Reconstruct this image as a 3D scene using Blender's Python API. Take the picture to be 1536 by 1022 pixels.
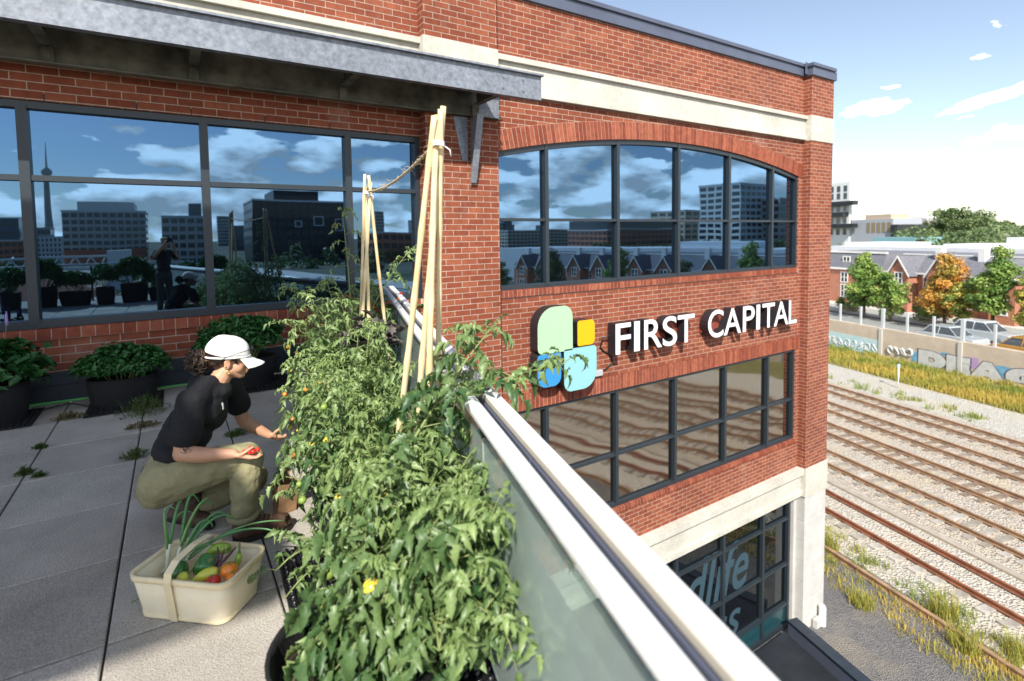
import bpy, math, random
import numpy as np
from mathutils import Vector, Matrix
R = math.radians
random.seed(7); np.random.seed(7)
for o in list(bpy.data.objects): bpy.data.objects.remove(o)
SC = bpy.context.scene
COL = SC.collection
# ------------------------------------------------------------------ camera, sky, sun, exposure
H = 1.75
f_px, py_px, yaw, pitch, roll, TH = 796.812, 399.203, 0.569249871, 0.0568477949, 0.0134662073, 0.268309566
def cam_axes():
    F = Vector((math.sin(yaw)*math.cos(pitch), math.cos(yaw)*math.cos(pitch), -math.sin(pitch)))
    r = Vector((math.cos(yaw), -math.sin(yaw), 0)); d = F.cross(r)
    return math.cos(roll)*r+math.sin(roll)*d, -math.sin(roll)*r+math.cos(roll)*d, F
cr, cd, cf = cam_axes()
cam_d = bpy.data.cameras.new('camera'); cam = bpy.data.objects.new('camera', cam_d); COL.objects.link(cam)
cam.matrix_world = Matrix(((cr.x, -cd.x, -cf.x, 0), (cr.y, -cd.y, -cf.y, 0), (cr.z, -cd.z, -cf.z, H), (0, 0, 0, 1)))
cam_d.sensor_width = 36; cam_d.lens = f_px*36/1536; cam_d.shift_y = -(511-py_px)/1536
cam_d.clip_start = 0.03; cam_d.clip_end = 6000
cam_d.dof.use_dof = True; cam_d.dof.focus_distance = 4.2; cam_d.dof.aperture_fstop = 1.7
SC.camera = cam
SUN_H = Vector((-0.57, -0.82, 0)).normalized(); SUN_EL = R(42)
SUN = Vector((SUN_H.x*math.cos(SUN_EL), SUN_H.y*math.cos(SUN_EL), math.sin(SUN_EL)))
sl = bpy.data.lights.new('sun', 'SUN'); sl.energy = 4.5; sl.angle = R(0.53); sl.color = (1.0, 0.95, 0.86)
so = bpy.data.objects.new('sun', sl); COL.objects.link(so); so.rotation_euler = SUN.to_track_quat('Z', 'Y').to_euler(); so.location = (-20, -40, 50)
W = bpy.data.worlds.new('World'); SC.world = W; W.use_nodes = True
wn, wl = W.node_tree.nodes, W.node_tree.links
wn.clear()
def N(nodes, t, **kw):
    n = nodes.new(t)
    for k, v in kw.items():
        if k.startswith('i_'): n.inputs[k[2:].replace('_', ' ')].default_value = v
        else: setattr(n, k, v)
    return n
sky = N(wn, 'ShaderNodeTexSky', sky_type='NISHITA', sun_disc=False, sun_elevation=SUN_EL, sun_rotation=math.atan2(SUN_H.x, SUN_H.y), air_density=1.0, dust_density=0.3, ozone_density=1.5)
wtc = N(wn, 'ShaderNodeTexCoord')
sep = N(wn, 'ShaderNodeSeparateXYZ'); wl.new(wtc.outputs['Generated'], sep.inputs[0])
def wm(op, a, b=None, c=None, clamp=False):
    n = wn.new('ShaderNodeMath'); n.operation = op; n.use_clamp = clamp
    for i, v in enumerate((a, b, c)):
        if v is None: continue
        if isinstance(v, (int, float)): n.inputs[i].default_value = v
        else: wl.new(v, n.inputs[i])
    return n.outputs[0]
# cumulus: 3-D noise over the view direction, thicker towards the city side that the windows mirror
vm_ = wn.new('ShaderNodeVectorMath'); vm_.operation = 'MULTIPLY'; vm_.inputs[1].default_value = (1.0, 1.0, 2.6); wl.new(wtc.outputs['Generated'], vm_.inputs[0])
nz = N(wn, 'ShaderNodeTexNoise', i_Scale=9.5, i_Detail=12.0, i_Roughness=0.48); wl.new(vm_.outputs[0], nz.inputs['Vector'])
nz2 = N(wn, 'ShaderNodeTexNoise', i_Scale=2.0, i_Detail=1.0); wl.new(vm_.outputs[0], nz2.inputs['Vector'])
lowm = N(wn, 'ShaderNodeMapRange', i_From_Min=0.02, i_From_Max=0.24, i_To_Min=0.085, i_To_Max=-0.075); wl.new(sep.outputs['Z'], lowm.inputs['Value'])
side = N(wn, 'ShaderNodeMapRange', i_From_Min=-0.6, i_From_Max=0.5, i_To_Min=0.065, i_To_Max=-0.12); wl.new(sep.outputs['Y'], side.inputs['Value'])
dens = wm('ADD', wm('ADD', wm('ADD', nz.outputs['Fac'], wm('MULTIPLY', wm('SUBTRACT', nz2.outputs['Fac'], 0.5), 0.35)), lowm.outputs[0]), side.outputs[0])
# a few named small clouds low in the western sky: (azimuth, elevation, half width, half height, slope)
azn = wm('ARCTAN2', sep.outputs['X'], sep.outputs['Y']); eln = wm('ARCSINE', sep.outputs['Z'])
puff = None
for a0, e0, wa, we, sl_ in ((1.1625, .187, .058, .017, .10), (1.30, .180, .075, .012, .24), (1.2254, .1006, .036, .0065, .06), (1.2405, .1134, .020, .006, .2), (1.1294, .1018, .009, .004, .1), (1.2178, .0925, .040, .005, .05)):
    da = wm('SUBTRACT', azn, a0); de = wm('SUBTRACT', wm('SUBTRACT', eln, e0), wm('MULTIPLY', da, sl_))
    r2 = wm('ADD', wm('POWER', wm('ABSOLUTE', wm('DIVIDE', da, wa)), 2.0), wm('POWER', wm('ABSOLUTE', wm('DIVIDE', de, we)), 2.0))
    b_ = wm('MULTIPLY', wm('MAXIMUM', wm('SUBTRACT', 1.5, r2), 0.0), 0.22); puff = b_ if puff is None else wm('MAXIMUM', puff, b_)
nz3 = N(wn, 'ShaderNodeTexNoise', i_Scale=26.0, i_Detail=8.0, i_Roughness=0.55); wl.new(vm_.outputs[0], nz3.inputs['Vector'])
dens = wm('MAXIMUM', dens, wm('ADD', wm('MULTIPLY', puff, 1.0), wm('MULTIPLY', wm('SUBTRACT', nz3.outputs['Fac'], 0.5), 0.55)) if False else wm('ADD', wm('MULTIPLY', wm('MULTIPLY', puff, nz3.outputs['Fac']), 2.6), 0.30))
cr_ = N(wn, 'ShaderNodeMapRange', i_From_Min=0.555, i_From_Max=0.60, clamp=True); cr_.interpolation_type = 'SMOOTHSTEP'; wl.new(dens, cr_.inputs['Value'])
vo_ = wn.new('ShaderNodeVectorMath'); vo_.operation = 'ADD'; vo_.inputs[1].default_value = (-0.015, -0.02, 0.07); wl.new(vm_.outputs[0], vo_.inputs[0])
nzb = N(wn, 'ShaderNodeTexNoise', i_Scale=9.5, i_Detail=5.0, i_Roughness=0.48); wl.new(vo_.outputs[0], nzb.inputs['Vector'])
core = N(wn, 'ShaderNodeMapRange', i_From_Min=-0.10, i_From_Max=0.12, i_To_Min=0.38, i_To_Max=1.0, clamp=True); wl.new(wm('SUBTRACT', nz.outputs['Fac'], nzb.outputs['Fac']), core.inputs['Value'])
cb = N(wn, 'ShaderNodeMix', data_type='RGBA'); cb.inputs[6].default_value = (0, 0, 0, 1); cb.inputs[7].default_value = (18.0, 17.6, 17.0, 1); wl.new(core.outputs[0], cb.inputs[0])
mixc = N(wn, 'ShaderNodeMix', data_type='RGBA'); wl.new(wm('MULTIPLY', cr_.outputs[0], 0.92), mixc.inputs[0]); hsv = N(wn, 'ShaderNodeHueSaturation', i_Saturation=0.8); wl.new(sky.outputs[0], hsv.inputs['Color']); wl.new(hsv.outputs[0], mixc.inputs[6]); wl.new(cb.outputs[2], mixc.inputs[7])
bg = N(wn, 'ShaderNodeBackground', i_Strength=0.115); wl.new(mixc.outputs[2], bg.inputs['Color'])
wo = wn.new('ShaderNodeOutputWorld'); wl.new(bg.outputs[0], wo.inputs['Surface'])
SC.view_settings.view_transform = 'Standard'; SC.view_settings.look = 'None'
SC.view_settings.exposure = 0.78; SC.view_settings.gamma = 1.0
SC.render.engine = 'CYCLES'; SC.cycles.max_bounces = 8; SC.cycles.transparent_max_bounces = 16
SC.cycles.caustics_reflective = False; SC.cycles.caustics_refractive = False
# ------------------------------------------------------------------ helpers
S_, C_ = math.sin(TH), math.cos(TH)
def RV(u, v, z=0.0): return Vector((u*C_+v*S_, v*C_-u*S_, z))
class MB:
    """collects polygons of ONE mesh"""
    def __init__(s): s.v = []; s.f = []; s.m = []; s.a = []; s.sm = []
    def add(s, vs, fs, m=0, a=0.5, smooth=False):
        o = len(s.v); s.v += [tuple(p) for p in vs]
        av = a if isinstance(a, (list, tuple)) else [a]*len(vs); s.a += list(av)
        for f in fs: s.f.append(tuple(i+o for i in f)); s.m.append(m); s.sm.append(smooth)
        return s
    def box(s, x0, x1, y0, y1, z0, z1, m=0, a=0.5, T=None):
        vs = [(x, y, z) for z in (z0, z1) for y in (y0, y1) for x in (x0, x1)]
        if T: vs = [T(*p) for p in vs]
        return s.add(vs, [(0, 2, 3, 1), (4, 5, 7, 6), (0, 1, 5, 4), (2, 6, 7, 3), (0, 4, 6, 2), (1, 3, 7, 5)], m, a)
    def quad(s, a, b, c, d, m=0, at=0.5): return s.add([a, b, c, d], [(0, 1, 2, 3)], m, at)
    def hexa(s, bot, top, m=0, a=0.5):
        n = len(bot); vs = list(bot)+list(top)
        fs = [tuple(range(n-1, -1, -1)), tuple(range(n, 2*n))]+[(i, (i+1) % n, (i+1) % n+n, i+n) for i in range(n)]
        return s.add(vs, fs, m, a)
    def tube(s, pts, r, n=8, m=0, a=0.5, cap=True, smooth=True):
        P = [Vector(p) for p in pts]; k = len(P)
        rr = r if isinstance(r, (list, tuple)) else [r]*k
        t0 = (P[1]-P[0]).normalized(); ref = Vector((0, 0, 1)) if abs(t0.z) < 0.9 else Vector((1, 0, 0))
        nx = t0.cross(ref).normalized(); vs = []
        for i in range(k):
            t = (P[min(i+1, k-1)]-P[max(i-1, 0)]); t = t.normalized() if t.length > 1e-9 else t0
            nx = (nx-t*nx.dot(t)); nx = nx.normalized() if nx.length > 1e-6 else t.orthogonal().normalized()
            b = t.cross(nx)
            for j in range(n):
                an = 2*math.pi*j/n; vs.append(P[i]+(nx*math.cos(an)+b*math.sin(an))*rr[i])
        fs = [(i*n+j, i*n+(j+1) % n, (i+1)*n+(j+1) % n, (i+1)*n+j) for i in range(k-1) for j in range(n)]
        s.add(vs, fs, m, a, smooth)
        if cap:
            o = len(s.v)-k*n
            s.f += [tuple(range(o+n-1, o-1, -1)), tuple(range(o+(k-1)*n, o+k*n))]; s.m += [m, m]; s.sm += [False, False]
        return s
    def lathe(s, prof, c=(0, 0, 0), n=24, m=0, a=0.5, smooth=True, sx=1, sy=1):
        c = Vector(c); vs = []
        for r, z in prof:
            for j in range(n):
                an = 2*math.pi*j/n; vs.append(c+Vector((r*math.cos(an)*sx, r*math.sin(an)*sy, z)))
        k = len(prof)
        return s.add(vs, [(i*n+j, i*n+(j+1) % n, (i+1)*n+(j+1) % n, (i+1)*n+j) for i in range(k-1) for j in range(n)], m, a, smooth)
    def ball(s, c, r, m=0, a=0.5, n=10, k=7, sx=1, sy=1, sz=1):
        return s.lathe([(max(r*math.sin(math.pi*i/k), 1e-4), -r*sz*math.cos(math.pi*i/k)) for i in range(k+1)], c, n, m, a, True, sx, sy)
    def build(s, name, mats, parent=None, bevel=0, loc=None, rotz=0):
        me = bpy.data.meshes.new(name); me.from_pydata(s.v, [], s.f)
        mats = mats if isinstance(mats, (list, tuple)) else [mats]
        for m in mats: me.materials.append(m)
        me.polygons.foreach_set('material_index', s.m); me.polygons.foreach_set('use_smooth', s.sm)
        at = me.attributes.new('var', 'FLOAT', 'POINT'); at.data.foreach_set('value', s.a)
        me.update()
        o = bpy.data.objects.new(name, me); COL.objects.link(o)
        if parent: o.parent = parent
        if loc: o.location = loc
        o.rotation_euler.z = rotz
        if bevel:
            b = o.modifiers.new('bevel', 'BEVEL'); b.width = bevel; b.segments = 2; b.limit_method = 'ANGLE'
        return o
def tag(o, label=None, cat=None, group=None, kind=None):
    if label: o['label'] = label
    if cat: o['category'] = cat
    if group: o['group'] = group
    if kind: o['kind'] = kind
    return o
def thing(name, label, cat, loc=(0, 0, 0), rotz=0, group=None):
    o = bpy.data.objects.new(name, None); COL.objects.link(o); o.location = loc; o.rotation_euler.z = rotz; o.empty_display_size = 0.2
    return tag(o, label, cat, group)
def dup(root, loc, rotz=None, label=None, group=None, scale=None):
    def cp(o, par):
        c = o.copy(); COL.objects.link(c)
        if par: c.parent = par
        for ch in [x for x in o.children]: cp(ch, c)
        return c
    r = cp(root, None); r.location = loc
    if rotz is not None: r.rotation_euler.z = rotz
    if scale: r.scale = scale if isinstance(scale, (tuple, list)) else (scale,)*3
    if label: r['label'] = label
    if group: r['group'] = group
    return r
# ------------------------------------------------------------------ materials
def mat(name, col=(.5, .5, .5), rough=.6, metal=0, spec=.5, noise=None, bump=None, var=None, coat=0, big=None):
    """noise=(scale, amount[, colour2]) mottles the colour; bump=(scale, strength); var=colour at attribute var=1"""
    m = bpy.data.materials.new(name); m.use_nodes = True; n, l = m.node_tree.nodes, m.node_tree.links
    p = n['Principled BSDF']; p.inputs['Roughness'].default_value = rough; p.inputs['Metallic'].default_value = metal
    p.inputs['Specular IOR Level'].default_value = spec; p.inputs['Coat Weight'].default_value = coat
    p.inputs['Base Color'].default_value = (*col, 1)
    tc = n.new('ShaderNodeTexCoord'); out = None
    if var:
        at = n.new('ShaderNodeAttribute'); at.attribute_name = 'var'
        mx = n.new('ShaderNodeMix'); mx.data_type = 'RGBA'; mx.inputs[6].default_value = (*col, 1); mx.inputs[7].default_value = (*var, 1)
        l.new(at.outputs['Fac'], mx.inputs[0]); out = mx.outputs[2]
    if noise:
        t = N(n, 'ShaderNodeTexNoise', i_Scale=noise[0], i_Detail=6.0, i_Roughness=.6); l.new(tc.outputs['Object'], t.inputs['Vector'])
        mr = N(n, 'ShaderNodeMapRange', i_From_Min=.3, i_From_Max=.7); l.new(t.outputs['Fac'], mr.inputs['Value'])
        mx = n.new('ShaderNodeMix'); mx.data_type = 'RGBA'
        if len(noise) > 2:
            mx.inputs[7].default_value = (*noise[2], 1); mm = n.new('ShaderNodeMath'); mm.operation = 'MULTIPLY'; mm.inputs[1].default_value = noise[1]
            l.new(mr.outputs[0], mm.inputs[0]); l.new(mm.outputs[0], mx.inputs[0])
        else:
            mx.blend_type = 'MULTIPLY'; mx.inputs[0].default_value = 1
            mr.inputs['To Min'].default_value = 1-noise[1]; mr.inputs['To Max'].default_value = 1+noise[1]
            l.new(mr.outputs[0], mx.inputs[7])
        if out: l.new(out, mx.inputs[6])
        else: mx.inputs[6].default_value = (*col, 1)
        out = mx.outputs[2]
    if big:
        t = N(n, 'ShaderNodeTexNoise', i_Scale=big[0], i_Detail=5.0, i_Roughness=.65); l.new(tc.outputs['Object'], t.inputs['Vector'])
        mr = N(n, 'ShaderNodeMapRange', i_From_Min=.3, i_From_Max=.7, i_To_Min=1-big[1], i_To_Max=1+big[1]); l.new(t.outputs['Fac'], mr.inputs['Value'])
        mx = n.new('ShaderNodeMix'); mx.data_type = 'RGBA'; mx.blend_type = 'MULTIPLY'; mx.inputs[0].default_value = 1; l.new(mr.outputs[0], mx.inputs[7])
        if out: l.new(out, mx.inputs[6])
        else: mx.inputs[6].default_value = (*col, 1)
        out = mx.outputs[2]
    if out: l.new(out, p.inputs['Base Color'])
    if bump:
        t = N(n, 'ShaderNodeTexNoise', i_Scale=bump[0], i_Detail=5.0); l.new(tc.outputs['Object'], t.inputs['Vector'])
        b = N(n, 'ShaderNodeBump', i_Strength=bump[1], i_Distance=.01); l.new(t.outputs['Fac'], b.inputs['Height']); l.new(b.outputs[0], p.inputs['Normal'])
    return m
def brick_mat(name, c1, c2, mortar, bw=.2667, rh=.0878, ms=.0055, rail=False):
    m = mat(name, rough=.82, spec=.25); n, l = m.node_tree.nodes, m.node_tree.links; p = n['Principled BSDF']
    tc = n.new('ShaderNodeTexCoord'); sp = n.new('ShaderNodeSeparateXYZ'); l.new(tc.outputs['Object'], sp.inputs[0])
    ge = n.new('ShaderNodeNewGeometry'); sn = n.new('ShaderNodeSeparateXYZ')
    vt = n.new('ShaderNodeVectorTransform'); vt.vector_type = 'NORMAL'; vt.convert_from = 'WORLD'; vt.convert_to = 'OBJECT'
    l.new(ge.outputs['True Normal'], vt.inputs[0]); l.new(vt.outputs[0], sn.inputs[0])
    ab = n.new('ShaderNodeMath'); ab.operation = 'ABSOLUTE'; l.new(sn.outputs['X'], ab.inputs[0])
    gt = n.new('ShaderNodeMath'); gt.operation = 'GREATER_THAN'; gt.inputs[1].default_value = .6; l.new(ab.outputs[0], gt.inputs[0])
    mxx = n.new('ShaderNodeMix'); l.new(gt.outputs[0], mxx.inputs[0]); l.new(sp.outputs['X'], mxx.inputs[2]); l.new(sp.outputs['Y'], mxx.inputs[3])
    cb = n.new('ShaderNodeCombineXYZ'); l.new(mxx.outputs[0], cb.inputs[0]); l.new(sp.outputs['Z'], cb.inputs[1])
    br = N(n, 'ShaderNodeTexBrick', i_Scale=1.0, offset=.5); br.inputs['Brick Width'].default_value = bw; br.inputs['Row Height'].default_value = rh
    br.inputs['Mortar Size'].default_value = ms; br.inputs['Mortar Smooth'].default_value = .15; br.inputs['Bias'].default_value = -.35
    br.inputs['Color1'].default_value = (*c1, 1); br.inputs['Color2'].default_value = (*c2, 1); br.inputs['Mortar'].default_value = (*mortar, 1)
    l.new(cb.outputs[0], br.inputs['Vector'])
    t = N(n, 'ShaderNodeTexNoise', i_Scale=9.0, i_Detail=8.0, i_Roughness=.7); l.new(tc.outputs['Object'], t.inputs['Vector'])
    t2 = N(n, 'ShaderNodeTexNoise', i_Scale=.7, i_Detail=3.0); l.new(tc.outputs['Object'], t2.inputs['Vector'])
    mr = N(n, 'ShaderNodeMapRange', i_From_Min=.25, i_From_Max=.75, i_To_Min=.72, i_To_Max=1.25); l.new(t.outputs['Fac'], mr.inputs['Value'])
    mr2 = N(n, 'ShaderNodeMapRange', i_From_Min=.3, i_From_Max=.7, i_To_Min=.88, i_To_Max=1.1); l.new(t2.outputs['Fac'], mr2.inputs['Value'])
    mu = n.new('ShaderNodeMath'); mu.operation = 'MULTIPLY'; l.new(mr.outputs[0], mu.inputs[0]); l.new(mr2.outputs[0], mu.inputs[1])
    mx = n.new('ShaderNodeMix'); mx.data_type = 'RGBA'; mx.blend_type = 'MULTIPLY'; mx.inputs[0].default_value = 1
    l.new(br.outputs['Color'], mx.inputs[6]); l.new(mu.outputs[0], mx.inputs[7]); 
    t4 = N(n, 'ShaderNodeTexNoise', i_Scale=1.1, i_Detail=7.0, i_Roughness=.7); mp4 = n.new('ShaderNodeMapping'); mp4.inputs['Location'].default_value = (3.1, 0, 1.7); mp4.inputs['Scale'].default_value = (1, 1, .6); l.new(tc.outputs['Object'], mp4.inputs[0]); l.new(mp4.outputs[0], t4.inputs['Vector'])
    mr4 = N(n, 'ShaderNodeMapRange', i_From_Min=.56, i_From_Max=.78, i_To_Min=0.0, i_To_Max=.30); l.new(t4.outputs['Fac'], mr4.inputs['Value'])
    ef = n.new('ShaderNodeMix'); ef.data_type = 'RGBA'; ef.inputs[7].default_value = (.52, .42, .36, 1); l.new(mr4.outputs[0], ef.inputs[0]); l.new(mx.outputs[2], ef.inputs[6]); l.new(ef.outputs[2], p.inputs['Base Color'])
    hs = n.new('ShaderNodeMath'); hs.operation = 'MULTIPLY_ADD'; hs.inputs[1].default_value = -1.0; l.new(br.outputs['Fac'], hs.inputs[0])
    sc = n.new('ShaderNodeMath'); sc.operation = 'MULTIPLY'; sc.inputs[1].default_value = .25; l.new(t.outputs['Fac'], sc.inputs[0]); l.new(sc.outputs[0], hs.inputs[2])
    bp = N(n, 'ShaderNodeBump', i_Strength=.7, i_Distance=.008); l.new(hs.outputs[0], bp.inputs['Height']); l.new(bp.outputs[0], p.inputs['Normal'])
    return m
def glass_mat(name, wave_scale, wave, fac=.31, tint=(.28, .51, .80), inner=(.004, .005, .006), rough=0.0):
    m = bpy.data.materials.new(name); m.use_nodes = True; n, l = m.node_tree.nodes, m.node_tree.links; n.clear()
    o = n.new('ShaderNodeOutputMaterial'); mix = n.new('ShaderNodeMixShader'); d = n.new('ShaderNodeBsdfDiffuse'); d.inputs[0].default_value = (*inner, 1)
    g = n.new('ShaderNodeBsdfGlossy'); g.inputs['Color'].default_value = (*tint, 1); g.inputs['Roughness'].default_value = rough
    fr = n.new('ShaderNodeFresnel'); fr.inputs[0].default_value = 1.55
    a = n.new('ShaderNodeMath'); a.operation = 'ADD'; a.use_clamp = True; a.inputs[1].default_value = fac; l.new(fr.outputs[0], a.inputs[0])
    tc = n.new('ShaderNodeTexCoord'); mp = n.new('ShaderNodeMapping'); mp.inputs['Scale'].default_value = wave_scale; l.new(tc.outputs['Object'], mp.inputs[0])
    t = N(n, 'ShaderNodeTexNoise', i_Scale=1.0, i_Detail=1.5); l.new(mp.outputs[0], t.inputs['Vector'])
    b = N(n, 'ShaderNodeBump', i_Strength=1.0, i_Distance=wave); l.new(t.outputs['Fac'], b.inputs['Height']); l.new(b.outputs[0], g.inputs['Normal'])
    l.new(a.outputs[0], mix.inputs[0]); l.new(d.outputs[0], mix.inputs[1]); l.new(g.outputs[0], mix.inputs[2]); l.new(mix.outputs[0], o.inputs['Surface'])
    return m
def leaf_mat(name, dark, light, trans=.35, rough=.42, spec=.4):
    m = bpy.data.materials.new(name); m.use_nodes = True; n, l = m.node_tree.nodes, m.node_tree.links
    p = n['Principled BSDF']; p.inputs['Roughness'].default_value = rough; p.inputs['Specular IOR Level'].default_value = spec
    at = n.new('ShaderNodeAttribute'); at.attribute_name = 'var'
    mx = n.new('ShaderNodeMix'); mx.data_type = 'RGBA'; mx.inputs[6].default_value = (*dark, 1); mx.inputs[7].default_value = (*light, 1); l.new(at.outputs['Fac'], mx.inputs[0])
    tc = n.new('ShaderNodeTexCoord'); t = N(n, 'ShaderNodeTexNoise', i_Scale=60.0, i_Detail=3.0); l.new(tc.outputs['Object'], t.inputs['Vector'])
    mr = N(n, 'ShaderNodeMapRange', i_From_Min=.3, i_From_Max=.7, i_To_Min=.8, i_To_Max=1.2); l.new(t.outputs['Fac'], mr.inputs['Value'])
    m2 = n.new('ShaderNodeMix'); m2.data_type = 'RGBA'; m2.blend_type = 'MULTIPLY'; m2.inputs[0].default_value = 1; l.new(mx.outputs[2], m2.inputs[6]); l.new(mr.outputs[0], m2.inputs[7])
    l.new(m2.outputs[2], p.inputs['Base Color'])
    tr = n.new('ShaderNodeBsdfTranslucent'); l.new(m2.outputs[2], tr.inputs['Color'])
    ms = n.new('ShaderNodeMixShader'); ms.inputs[0].default_value = trans; l.new(p.outputs[0], ms.inputs[1]); l.new(tr.outputs[0], ms.inputs[2])
    l.new(ms.outputs[0], n['Material Output'].inputs['Surface'])
    return m
M = {}
M['brick'] = brick_mat('red_brick', (.205, .052, .027), (.32, .102, .051), (.41, .31, .245))
M['brick_bit'] = mat('brick_single', (.19, .046, .026), .85, spec=.25, noise=(12, .25), bump=(60, .3), var=(.31, .095, .052))
M['mortar'] = mat('mortar', (.50, .38, .30), .9, noise=(30, .15))
M['stone'] = mat('cast_stone', (.50, .48, .42), .85, spec=.2, noise=(14, .12), bump=(40, .15), big=(1.1, .16))
M['stone_pale'] = mat('pale_block', (.49, .48, .455), .85, spec=.2, noise=(2.5, .10), bump=(50, .15))
M['frame'] = mat('grey_aluminium_frame', (.020, .029, .037), .42)
M['coping'] = mat('slate_grey_coping', (.10, .115, .165), .45, metal=.2, noise=(2, .12))
M['flash'] = mat('dark_flashing', (.022, .03, .042), .5, noise=(4, .25))
M['roofblack'] = mat('black_roof_membrane', (.010, .012, .016), .55, noise=(2, .5, (.035, .04, .05)))
M['galv'] = mat('galvanised_steel', (.145, .16, .19), .50, metal=.3, noise=(17, .9, (.30, .325, .37)), big=(1.5, .12))
M['galv_dirty'] = mat('stained_galvanised_steel', (.20, .195, .15), .75, noise=(2.6, 1.0, (.012, .010, .007)), bump=(20, .2))
M['glass'] = glass_mat('window_glass', (.8, .8, .8), .0015)
M['glass_wavy'] = glass_mat('wavy_window_glass', (.15, 1, .75), .020, fac=.40, tint=(.80, .75, .68), rough=.045)
M['glass_low'] = glass_mat('ground_window_glass', (.5, 1, 1.2), .006, fac=.12, tint=(.6, .66, .7))
M['spandrel'] = mat('teal_spandrel_glass', (.012, .05, .06), .12, spec=.6)
M['paver'] = mat('concrete_paver', (.37, .335, .29), .9, spec=.2, noise=(110, .34), bump=(150, .7), var=(.46, .425, .375), big=(2.2, .16))
M['joint'] = mat('joint_dirt', (.03, .027, .022), .95, noise=(30, .4))
M['white_metal'] = mat('white_powder_coat', (.80, .80, .79), .38, noise=(40, .05), big=(2.5, .07), bump=(6, .03))
M['rail_side'] = mat('slate_blue_channel', (.075, .085, .13), .45)
M['black'] = mat('black_plastic', (.008, .008, .009), .5)
M['blackfab'] = mat('black_fabric', (.005, .005, .006), .85, noise=(20, .4), bump=(80, .5))
M['soil'] = mat('potting_soil', (.022, .015, .010), .95, bump=(60, 1))
M['bamboo'] = mat('bamboo', (.56, .39, .18), .4, noise=(5, .75, (.80, .70, .48)), var=(.72, .56, .30))
M['jute'] = mat('jute_rope', (.52, .42, .27), .9, noise=(60, .3))
M['wood_veneer'] = mat('poplar_veneer', (.91, .79, .54), .55, noise=(4, .7, (.95, .86, .66)), bump=(30, .1), big=(7, .05))
M['veneer_rim'] = mat('darker_veneer', (.88, .74, .47), .5, noise=(6, .12))
M['skin'] = mat('skin', (.52, .285, .18), .48, spec=.35, noise=(14, .08)); M['skin'].node_tree.nodes['Principled BSDF'].inputs['Subsurface Weight'].default_value = .12; M['skin'].node_tree.nodes['Principled BSDF'].inputs['Subsurface Radius'].default_value = (.02, .008, .004)
M['skin_photog'] = M['skin']
M['shirt'] = mat('black_cotton', (.004, .0045, .007), .85, noise=(9, .3), bump=(14, .5))
M['pants'] = mat('olive_canvas', (.27, .245, .135), .85, noise=(8, .12), bump=(22, .7))
M['boot'] = mat('brown_leather', (.075, .038, .022), .55, noise=(12, .35), bump=(40, .4))
M['sole'] = mat('dark_rubber', (.015, .012, .011), .7)
M['cap'] = mat('off_white_cotton', (.80, .78, .73), .85, noise=(20, .05), bump=(25, .3))
M['hair'] = mat('dark_brown_hair', (.022, .012, .008), .45, var=(.16, .085, .035))
M['white'] = mat('white_paint', (.8, .8, .79), .5, noise=(3, .05))
M['gold'] = mat('gold', (.8, .5, .15), .25, metal=1)
M['belt'] = mat('navy_belt', (.015, .025, .05), .6)
M['ink'] = mat('tattoo_ink', (.05, .04, .045), .7)
M['paper'] = mat('brown_kraft_paper', (.23, .13, .065), .8, noise=(9, .25), bump=(12, .8))
M['cable'] = mat('black_cable', (.01, .01, .01), .5)
M['green_hose'] = mat('green_hose', (.10, .42, .10), .5)
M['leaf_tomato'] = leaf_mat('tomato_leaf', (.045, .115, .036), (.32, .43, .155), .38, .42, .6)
M['leaf_bush'] = leaf_mat('herb_leaf', (.018, .085, .018), (.06, .20, .04), .25, .4, .5)
M['leaf_purple'] = leaf_mat('purple_leaf', (.055, .05, .05), (.13, .11, .10), .15, .6, .3)
M['leaf_weed'] = leaf_mat('weed_leaf', (.06, .15, .03), (.24, .15, .06), .3)
M['stem'] = mat('green_stem', (.13, .20, .055), .6, noise=(20, .2), var=(.25, .27, .10))
M['stem_brown'] = mat('woody_stem', (.07, .05, .025), .8)
for k, c in dict(red=(.62, .03, .015), orange=(.85, .25, .02), yellow=(.85, .55, .05), green=(.22, .32, .06)).items(): M['fruit_'+k] = mat(k+'_fruit_skin', c, .22, spec=.5, coat=.2)
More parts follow.
